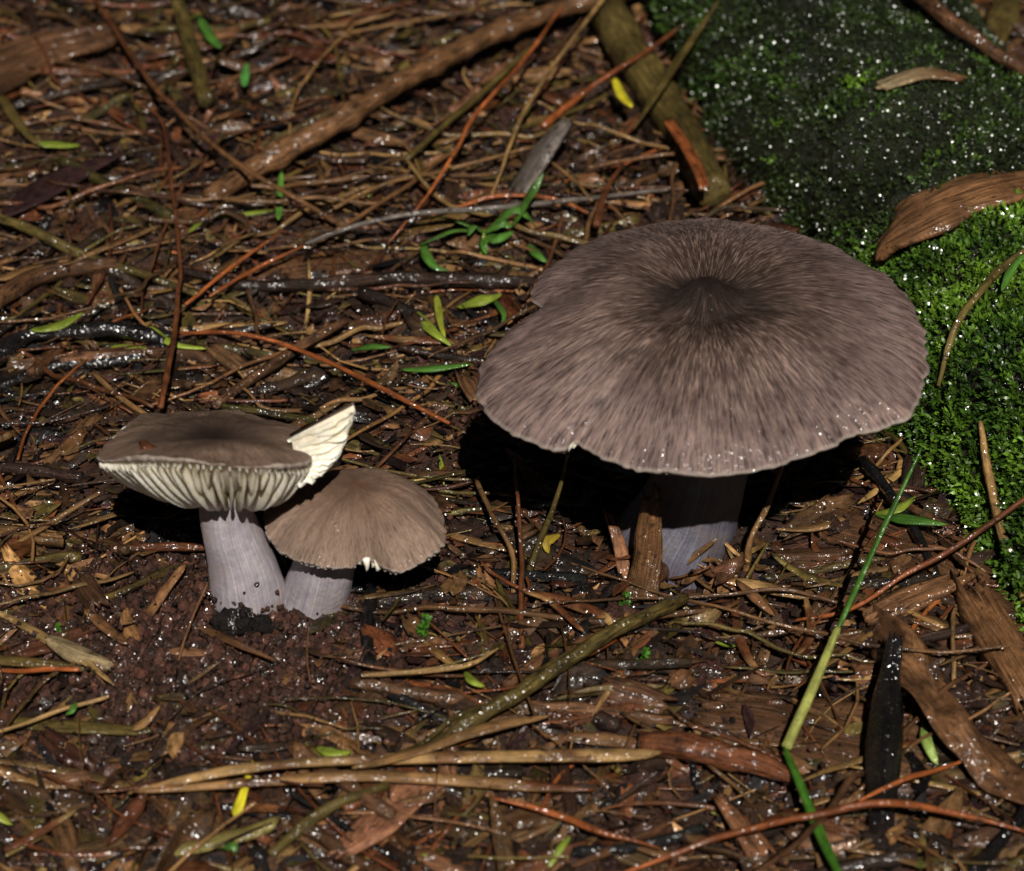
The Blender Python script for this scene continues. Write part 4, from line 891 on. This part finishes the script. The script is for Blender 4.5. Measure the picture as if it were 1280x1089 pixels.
strip('bark_slab', 'wide brown decaying plank in the foreground litter', 'bark', [(880, 895), (980, 908), (1100, 930), (1230, 965)], [60, 80, 84, 60], 'brown', .1, M_WOOD, 15, .14, .1, ragged=.2, ridge=.05)
stick('branch', 'reddish rough-barked stick with a pointed end', 'stick', [(800, 938), (850, 944), (920, 958), (1000, 980)], [28, 36, 36, 16], 'redbrown', .2, M_BARK, k=16, rough=.25, amp=.5)
strip('charred_sliver', 'glossy black charred wood sliver lying across the plank', 'wood', [(1120, 795), (1112, 850), (1106, 920), (1104, 1000), (1102, 1055)], [18, 36, 44, 40, 26], 'black', [.85, .66, .5, .35, .1], M_BLACK, 11, .12, .9, ragged=.06, ridge=.03)
strip('leaf', 'large curled brown leathery leaf overlapping the plank', 'leaf', [(1082, 758), (1125, 800), (1170, 860), (1215, 925), (1300, 1000)], [30, 70, 76, 62, 40], 'brown', [.3, .5, .5, .5, .4], M_LIT, 15, .03, .3, wav=.22, spots='wood', amp=.6, roll=.15, twist=-.3)
strip('wood_chip', 'fibrous tan wood chunk beyond the leathery leaf', 'wood', [(1205, 735), (1245, 790), (1295, 870)], [40, 60, 50], 'wood', .2, M_WOOD, 13, .2, .2, ragged=.25, ridge=.07)
strip('wood_chip', 'pale splintered wood piece behind the leathery leaf', 'wood', [(1085, 770), (1140, 745), (1200, 722)], [20, 36, 20], 'wood', .25, M_WOOD, 9, .1, .2, ragged=.2, ridge=.05)
strip('wood_chip', 'cream-and-brown mottled bark bit left of the soil patch', 'chip', [(62, 798), (95, 815), (136, 832)], [16, 26, 14], 'pale', .2, M_BARK, 9, .08, .3, ragged=.06, spots='brown')
strip('leaf', 'tan strip leaning against the left soil mound', 'leaf', [(182, 775), (208, 735), (232, 705)], [12, 13, 8], 'wood', [.1, .25, .3], M_LIT, 5, .02)
strip('leaf', 'brown blade crossing the leaning tan strip', 'leaf', [(105, 760), (130, 782), (160, 806)], [10, 14, 9], 'midbrown', .2, M_LIT, 5, .02)
stick('twig', 'red-brown twig in shadow under the gilled cap', 'twig', [(140, 690), (200, 688), (262, 688)], [11, 12, 9], 'redbrown', .15)
put('bark_flake', blob_data(at_y(187, 561, Y2 - .62) + np.array([0, -.02, .02]), (.16, .08, .06), 4, (.11, .035, .015), .3, 2, .8), M_BARK, label='reddish flake stuck on the tilted cap', cat='flake')
lumps = [blob_data(M2B + np.array([rng.normal(.0, .13), rng.uniform(-.66, -.42), rng.uniform(.08, .34)]), rng.uniform(.05, .15), i_, (.012, .009, .008), .7, 2, 1.0, 2.4) for i_ in range(16)]
put('soil_lump', merge(lumps), M_SOIL, label='black crumbly soil lump clinging to the lilac stem base', cat='soil')
# small moss shoots among the litter
def shoot(px, py, hgt, label):
    P = gpt(px, py, .05); n = 46; t = np.linspace(0, 1, n); ax = np.array([.15, -.2, 1.0])
    b_ = P + ax * (hgt * t)[:, None]; d = norm(rng.normal(size=(n, 3))) * .9 + ax * .6
    put('moss_shoot', leaf_batch(b_, d, np.full(n, hgt * .30) * (1.15 - .5 * t), np.full(n, hgt * .14), np.array([.06, .18, .015])[None] * rng.uniform(.7, 1.4, n)[:, None]), M_MOSS, label=label, cat='moss', origin=P)
shoot(527, 800, .42, 'tiny feathery moss shoot right of the soil patch')
shoot(778, 765, .36, 'tiny moss shoot at the foot of the upright chip')
shoot(802, 832, .3, 'tiny moss shoot below the diagonal twig')
shoot(72, 795, .22, 'tiny moss shoot beside the mottled bark bit')

# ------------------------------------------------------------------ scattered litter, each piece an object
taken = []
def ok(x, y, clear=.0):
    if -4.9 < log_base_dist(x, y) < .15: return False
    for b_, r_ in ((M1B, .95), (M2B, .62), (M3B, .55)):
        if math.hypot(x - b_[0], y - b_[1]) < r_ + clear: return False
    return True
def spot(soil_p=.08):
    while True:
        px, py = rng.uniform(-60, PW + 60), rng.uniform(-70, PH + 80); P = gpt(px, py, 0)
        if not ok(P[0], P[1], .1): continue
        if rng.random() < soil_mask(P[0], P[1]) * (1 - soil_p): continue
        return P
def laid(P, ang, ln, n, lift, tilt, bend):
    t = np.linspace(-.5, .5, n); a = ang + bend * t
    x = P[0] + np.cumsum(np.cos(a)) * ln / n - np.cos(ang) * ln * .5; y = P[1] + np.cumsum(np.sin(a)) * ln / n - np.sin(ang) * ln * .5
    g = gz(x, y); z = .6 * g + .4 * g.mean() + lift + tilt * t * ln
    return np.stack([x, y, np.maximum(z, g + .01)], 1)
def angle(): return rng.normal(.2, .75) + (math.pi if rng.random() < .5 else 0)
def pick(opts): return opts[int(rng.integers(len(opts)))]
def varied(c, a=.3): return tuple(.82 * np.array(c) * math.exp(rng.normal(0, a)) * np.exp(rng.normal(0, .06, 3)))
def scatter(n, fn):
    for i in range(n):
        fn(spot(), nseed())
ZONES = [('beside the thick straight twig', [(350, 205), (500, 115), (650, 40)]), ('around the glossy black branch', [(90, 430), (10, 470)]), ('around the maroon leaf', [(80, 225), (40, 150)]), ('near the dark crooked twig', [(110, 110), (180, 60)]),
         ('beside the level black twig', [(350, 370), (520, 365)]), ('around the green sprig', [(600, 290)]), ('between the sprig and the stout branch', [(760, 200), (700, 230)]), ('behind the tilted mushroom', [(300, 480), (150, 500)]),
         ('beside the small mushroom', [(560, 560), (590, 700)]), ('under the large cap', [(700, 620), (1050, 640)]), ('at the foot of the large mushroom', [(760, 730), (900, 740)]), ('below the gilled cap', [(80, 650), (180, 680)]),
         ('on the crumbly soil patch', [(300, 820), (200, 840)]), ('along the pale straw on soil', [(70, 900), (30, 800)]), ('around the long tan straws', [(300, 980), (600, 960)]), ('beside the diagonal twig', [(650, 860), (760, 810), (520, 840)]),
         ('near the broad yellowish straw', [(200, 1060), (60, 1020)]), ('near the red-orange needle', [(700, 1040), (560, 1060)]), ('near the reddish rough stick', [(880, 960), (880, 860)]), ('around the charred sliver', [(1105, 930), (1050, 840)]),
         ('near the leathery leaf', [(1200, 900), (1250, 800)]), ('along the long arching needle', [(950, 1050), (1180, 1030)])]
ZP = [(z, gpt(*p)[:2]) for z, ps in ZONES for p in ps]
def zone(P): return min(ZP, key=lambda q: (q[1][0] - P[0]) ** 2 + (q[1][1] - P[1]) ** 2)[0]
WORD = {}
def adj(c):
    c = np.array(c); l = c.mean()
    if c[1] > c[0] * .98: return 'green' if c[1] > c[0] * 1.5 else 'yellow-green'
    if l < .014: return 'blackish'
    if c[0] > c[1] * 2.6: return 'orange' if l > .085 else 'rust-red'
    if c[1] > c[0] * .66 and l < .1: return 'olive'
    if l < .034: return 'dark brown'
    if l < .085: return 'brown'
    return 'tan' if l < .15 else 'pale tan'
G = dict(straw=('dry_grass', 'dry grass strip', 'straw'), needle=('pine_needle', 'thin loose needle', 'needle'), leaf=('leaf_fragment', 'torn wet leaf fragment', 'leaf'), twig=('twig', 'short thin wet twig', 'twig'),
         chip=('wood_chip', 'blunt wood chip', 'chip'), green=('leaflet', 'tiny loose leaflet', 'leaf'), clod=('soil_clod', 'rounded wet soil clod', 'soil'))
def sput(key, P, c, data, mat):
    n_, l_, c_ = G[key]; z = zone(P); a = adj(c); return put(n_, data, mat, label=f'{a} {l_} {z}', cat=c_, group=f'{a} {l_} pieces {z}')
def sc_straw(P, s):
    c = varied(pick([C['straw'], C['tan'], C['tan'], C['olive'], C['midbrown']])); big = rng.random() < .3
    sput('straw', P, c, strip_data(laid(P, angle(), rng.uniform(.8, 2.4 if not big else 3.4), 14, rng.uniform(.05, .25), rng.normal(0, .07), rng.normal(0, .5)), np.array([.4, 1, .9, .3]) * rng.uniform(.06, .15) * (1.4 if big else 1), .02, 5, .3, rng.normal(0, .4), rng.normal(0, .5), .03, 0, s, c, .4, spots=C['redbrown'] if rng.random() < .4 else None), M_STRAW)
def sc_needle(P, s):
    c = varied(pick([C['orange'], C['redbrown'], C['redbrown'], C['midbrown']]))
    sput('needle', P, c, tube_data(laid(P, angle(), rng.uniform(1.0, 3.2), 18, rng.uniform(.05, .3), rng.normal(0, .08), rng.normal(0, .6)), np.array([.8, 1, .9, .5]) * rng.uniform(.02, .036), 6, .05, s, c, .35), M_NEEDLE)
def sc_leaf(P, s):
    c = varied(pick([C['brown'], C['redbrown'], C['midbrown'], C['wood'], C['dark'], C['tan']]), .35)
    sput('leaf', P, c, strip_data(laid(P, angle(), rng.uniform(.4, 1.6), 10, rng.uniform(.04, .22), rng.normal(0, .15), rng.normal(0, .5)), np.array([.3, 1, .9, .35]) * rng.uniform(.14, .42), .018, 7, rng.normal(.1, .35), rng.normal(0, .5), rng.normal(0, .4), .07, 0, s, c, .4, wav=.05, spots=C['dark'] if rng.random() < .4 else None), M_LIT)
def sc_twig(P, s):
    c = varied(pick([C['dark'], C['dark'], C['black'], C['brown'], C['olive']]))
    sput('twig', P, c, tube_data(laid(P, angle(), rng.uniform(.9, 3.2), 18, rng.uniform(.04, .22), rng.normal(0, .07), rng.normal(0, .35)), np.array([.9, 1, .8]) * rng.uniform(.035, .1), 7, .18, s, c, .4, nodes=2), M_BARK)
def sc_chip(P, s):
    c = varied(pick([C['brown'], C['midbrown'], C['wood'], C['redbrown'], C['dark']]))
    sput('chip', P, c, strip_data(laid(P, angle(), rng.uniform(.4, 1.5), 8, rng.uniform(.03, .18), rng.normal(0, .12), rng.normal(0, .1)), np.array([.8, 1, .8]) * rng.uniform(.12, .4), rng.uniform(.05, .12), 7, .1, rng.normal(0, .35), 0, .1, .04, s, c, .4), M_WOOD)
def sc_green(P, s):
    c = varied(pick([C['green'], C['ygreen'], C['ygreen'], (.13, .13, .03)]), .25)
    sput('green', P, c, strip_data(laid(P, angle(), rng.uniform(.25, .7), 8, rng.uniform(.1, .25), rng.normal(0, .2), rng.normal(0, .6)), np.array([.4, 1, .3]) * rng.uniform(.07, .14), .012, 5, .25, rng.normal(0, .4), 0, 0, 0, s, c, .2), M_GREEN)
def sc_clod(P, s):
    c = varied(pick([(.06, .028, .018), (.05, .026, .017), (.035, .02, .014), (.075, .032, .02)]), .25)
    sput('clod', P, c, blob_data(np.array([P[0], P[1], float(gz(P[0], P[1])) + .04]), rng.uniform(.08, .24), s, c, .75, 3, .75, 2.6), M_SOIL)
G['stalk'] = ('dry_straw', 'long thin wandering stalk', 'straw')
def sc_stalk(P, s):
    c = varied(pick([C['olive'], C['midbrown'], C['tan'], C['redbrown'], C['brown'], C['straw']]), .3); ln_ = rng.uniform(2.5, 6.5)
    Q = laid(P, angle(), ln_, 34, rng.uniform(.12, .4), rng.normal(0, .05), rng.normal(0, .7)); Q = wobble(Q, .12, s); r_ = rng.uniform(.022, .045)
    sput('stalk', P, c, tube_data(Q, np.array([.7, 1, .95, .8, .4]) * r_, 7, .12, s, c, .45, nodes=int(rng.integers(1, 5))), M_STRAW)
def back_spot():
    while True:
        P = spot()
        if P[1] > .5 or rng.random() < .22: return P
for _ in range(85): sc_stalk(back_spot(), nseed())
for _ in range(22):                          # dry scraps piled against the large stem
    px_, py_ = rng.uniform(748, 968), rng.uniform(703, 745); P = gpt(px_, py_, 0); c = varied(pick([C['tan'], C['wood'], C['midbrown'], C['straw'], C['brown']]), .3); ln_ = rng.uniform(.5, 1.2)
    Q = laid(P, rng.uniform(0, 6.28), ln_, 10, rng.uniform(.15, .45), rng.normal(0, .45), rng.normal(0, .8)); s_ = nseed()
    sput('leaf', P, c, strip_data(Q, np.array([.2, 1, .8, .2]) * rng.uniform(.1, .24), .018, 7, .3, rng.normal(0, .6), rng.normal(0, .5), 0, 0, s_, c, .45, wav=.03, spots=C['redbrown']), M_LIT)
scatter(170, sc_straw); scatter(100, sc_needle); scatter(300, sc_leaf); scatter(110, sc_twig); scatter(170, sc_chip); scatter(26, sc_green); scatter(120, sc_clod)

# ------------------------------------------------------------------ uncountable fine litter and crumbs
def fine_spot(n):
    x = rng.uniform(-11, 11, n * 2); y = rng.uniform(-11, 17, n * 2)
    ld_ = log_base_dist(x, y); k = ((ld_ > .05) | (ld_ < -4.8)) & (rng.random(n * 2) > soil_mask(x, y) * .93)
    for b_, r_ in ((M1B, .75), (M2B, .5), (M3B, .45)): k &= np.hypot(x - b_[0], y - b_[1]) > r_
    return x[k][:n], y[k][:n]
def fine_frags(n, L0, L1, W0, W1, pal, lift):
    """flat torn fragments: 6-point outline, slightly folded"""
    x, y = fine_spot(n); n = len(x); z = gz(x, y) + rng.uniform(.0, lift, n)
    a = rng.normal(.2, .9, n); l = rng.uniform(L0, L1, n); w = rng.uniform(W0, W1, n)
    d = np.stack([np.cos(a), np.sin(a), rng.normal(0, .22, n)], 1); s = np.stack([-np.sin(a), np.cos(a), rng.normal(0, .35, n)], 1)
    c = np.stack([x, y, z], 1); up = np.array([0, 0, 1.0])
    def p(t, v, h): return c + d * (l * t)[:, None] + s * (w * v)[:, None] + up * (w * h)[:, None]
    j = lambda q: rng.normal(0, q, n)
    pts = [p(-.5 + j(.08), j(.2), 0 * w), p(-.2 + j(.1), -.5 + j(.12), -.12 + j(.15)), p(.22 + j(.1), -.48 + j(.12), -.1 + j(.15)), p(.5 + j(.08), j(.2), j(.2)), p(.2 + j(.1), .5 + j(.12), -.1 + j(.15)), p(-.2 + j(.1), .48 + j(.12), -.1 + j(.15)), p(j(.05), j(.05), .12 + j(.1))]
    V = np.stack(pts, 1).reshape(-1, 3); o = np.arange(n)[:, None] * 7
    F = np.vstack([o + np.array([[i, (i + 1) % 6, 6]]) for i in range(6)])
    pal = np.array(pal); col = .75 * pal[rng.integers(len(pal), size=n)] * np.exp(rng.normal(0, .45, (n, 1)))
    col = np.repeat(col, 7, 0) * rng.uniform(.75, 1.25, (n * 7, 1))
    uv = np.stack([np.stack([l * t, w * v], 1) for t, v in ((-.5, 0), (-.2, -.5), (.2, -.5), (.5, 0), (.2, .5), (-.2, .5), (0, 0))], 1).reshape(-1, 2) + np.repeat(rng.uniform(0, 40, (n, 2)), 7, 0)
    return dict(V=V, F=[F], uv=uv, col=col)
def fine_fibres(n, L0, L1, r0, r1, pal, lift):
    x, y = fine_spot(n); n = len(x); a = rng.uniform(0, 6.28, n); l = rng.uniform(L0, L1, n); r = rng.uniform(r0, r1, n); m = 5
    bend = rng.normal(0, .8, n); z0 = rng.uniform(.01, lift, n); tilt = rng.normal(0, .12, n)
    rings = []
    for i in range(m):
        t = i / (m - 1) - .5; aa = a + bend * t * .5
        px = x + np.cos(aa) * l * t; py = y + np.sin(aa) * l * t
        pz = gz(x, y) * .6 + gz(px, py) * .4 + z0 + tilt * l * t
        s = np.stack([-np.sin(aa), np.cos(aa), 0 * a], 1); c = np.stack([px, py, pz], 1); rr = (r * (1 - .5 * abs(t)))[:, None]
        for q in range(4):
            ph = q * math.pi / 2; rings.append(c + s * rr * math.cos(ph) + np.array([0, 0, 1.0]) * rr * math.sin(ph))
    V = np.stack(rings, 1).reshape(-1, 3); o = np.arange(n)[:, None] * (m * 4)
    F = np.vstack([o + g for g in grid_faces(m, 4, True)])
    pal = np.array(pal); col = np.repeat(pal[rng.integers(len(pal), size=n)] * np.exp(rng.normal(0, .35, (n, 1))), m * 4, 0)
    uv = np.tile(np.stack([np.repeat(np.arange(m) * .2, 4), np.tile(np.arange(4) * .05, m)], 1), (n, 1)) + np.repeat(rng.uniform(0, 40, (n, 2)), m * 4, 0)
    return dict(V=V, F=[F], uv=uv, col=col)
PAL_L = [C['brown'], C['redbrown'], C['dark'], C['dark'], C['midbrown'], C['tan'], C['olive'], C['black'], C['maroon']]
put('leaf_litter', merge([fine_frags(9000, .12, .55, .05, .16, PAL_L, .16), fine_frags(2500, .4, 1.1, .06, .22, PAL_L, .2)]), M_LIT, kind='stuff', origin=(0, 0, 0), label='dense wet brown crumbled leaf litter covering the soil', cat='litter')
put('litter_fibres', merge([fine_fibres(1500, .4, 1.6, .008, .02, [C['tan'], C['redbrown'], C['dark'], C['olive'], C['brown'], C['straw']], .2), fine_fibres(450, 1.0, 2.6, .012, .03, [C['midbrown'], C['tan'], C['redbrown'], C['olive'], C['dark']], .28)]), M_STRAW, kind='stuff', origin=(0, 0, 0), label='fine tangled stalks and root fibres in the litter', cat='litter')
def crumbs(n, cx, cy, sx, sy, r0, r1, pal, lift=0):
    V0 = np.array([[0, 0, 1], [.94, 0, .33], [-.47, .82, .33], [-.47, -.82, .33], [.47, .82, -.33], [.47, -.82, -.33], [-.94, 0, -.33], [0, 0, -1.]])
    F0 = np.array([[0, 1, 2], [0, 2, 3], [0, 3, 1], [1, 4, 2], [2, 6, 3], [3, 5, 1], [1, 5, 4], [2, 4, 6], [3, 6, 5], [7, 4, 5], [7, 6, 4], [7, 5, 6]])
    x = cx + rng.normal(0, sx, n); y = cy + rng.normal(0, sy, n)
    k = (np.hypot(x - M2B[0], y - M2B[1]) > .4) & (np.hypot(x - M3B[0], y - M3B[1]) > .38) & ((log_base_dist(x, y) > .1) | (log_base_dist(x, y) < -4.8)); x, y = x[k], y[k]; n = len(x)
    r = r0 * (r1 / r0) ** (rng.random(n) ** 2.2); z = gz_fine(x, y) + r * .4 + rng.uniform(0, 1, n) ** 1.5 * lift
    V = np.stack([x, y, z], 1)[:, None] + V0[None] * r[:, None, None] * rng.uniform(.65, 1.35, (n, 8, 1))
    col = np.array(pal)[rng.integers(len(pal), size=n)] * np.exp(rng.normal(0, .25, (n, 1)))
    V = V.reshape(-1, 3); return dict(V=V, F=[(np.arange(n)[:, None, None] * 8 + F0[None]).reshape(-1, 3)], uv=V[:, :2], col=np.repeat(col, 8, 0))
SP = [(.068, .029, .019), (.08, .034, .022), (.05, .024, .017), (.035, .018, .013)]
cl = []
for i_ in range(46):
    a_ = rng.uniform(-2.9, -.25); h_ = abs(rng.normal(0, .28)); rr_ = .475 - .05 * h_
    cl.append(blob_data(M2B + np.array([math.cos(a_) * rr_ - .05 * h_, math.sin(a_) * rr_, .08 + h_]), rng.uniform(.014, .04), i_, SP[i_ % 4], .5, 1, 1.0))
put('soil_crumbs', merge(cl + [crumbs(15000, SOILC[0], SOILC[1] + .4, 1.35, 1.3, .014, .11, SP), crumbs(1500, M2B[0] + .2, M2B[1] - .35, .7, .35, .03, .12, SP), crumbs(30000, 0, 2, 6.5, 7, .012, .05, SP + [C['dark'], C['black']], .22)]),
    M_SOIL, kind='stuff', origin=(0, 0, 0), label='crumbly reddish soil heaped around the lilac stem', cat='soil')

for o in bpy.data.objects:
    if '_o' in o: del o['_o']
SC.cycles.use_denoising = True
SC.cycles.max_bounces = 5
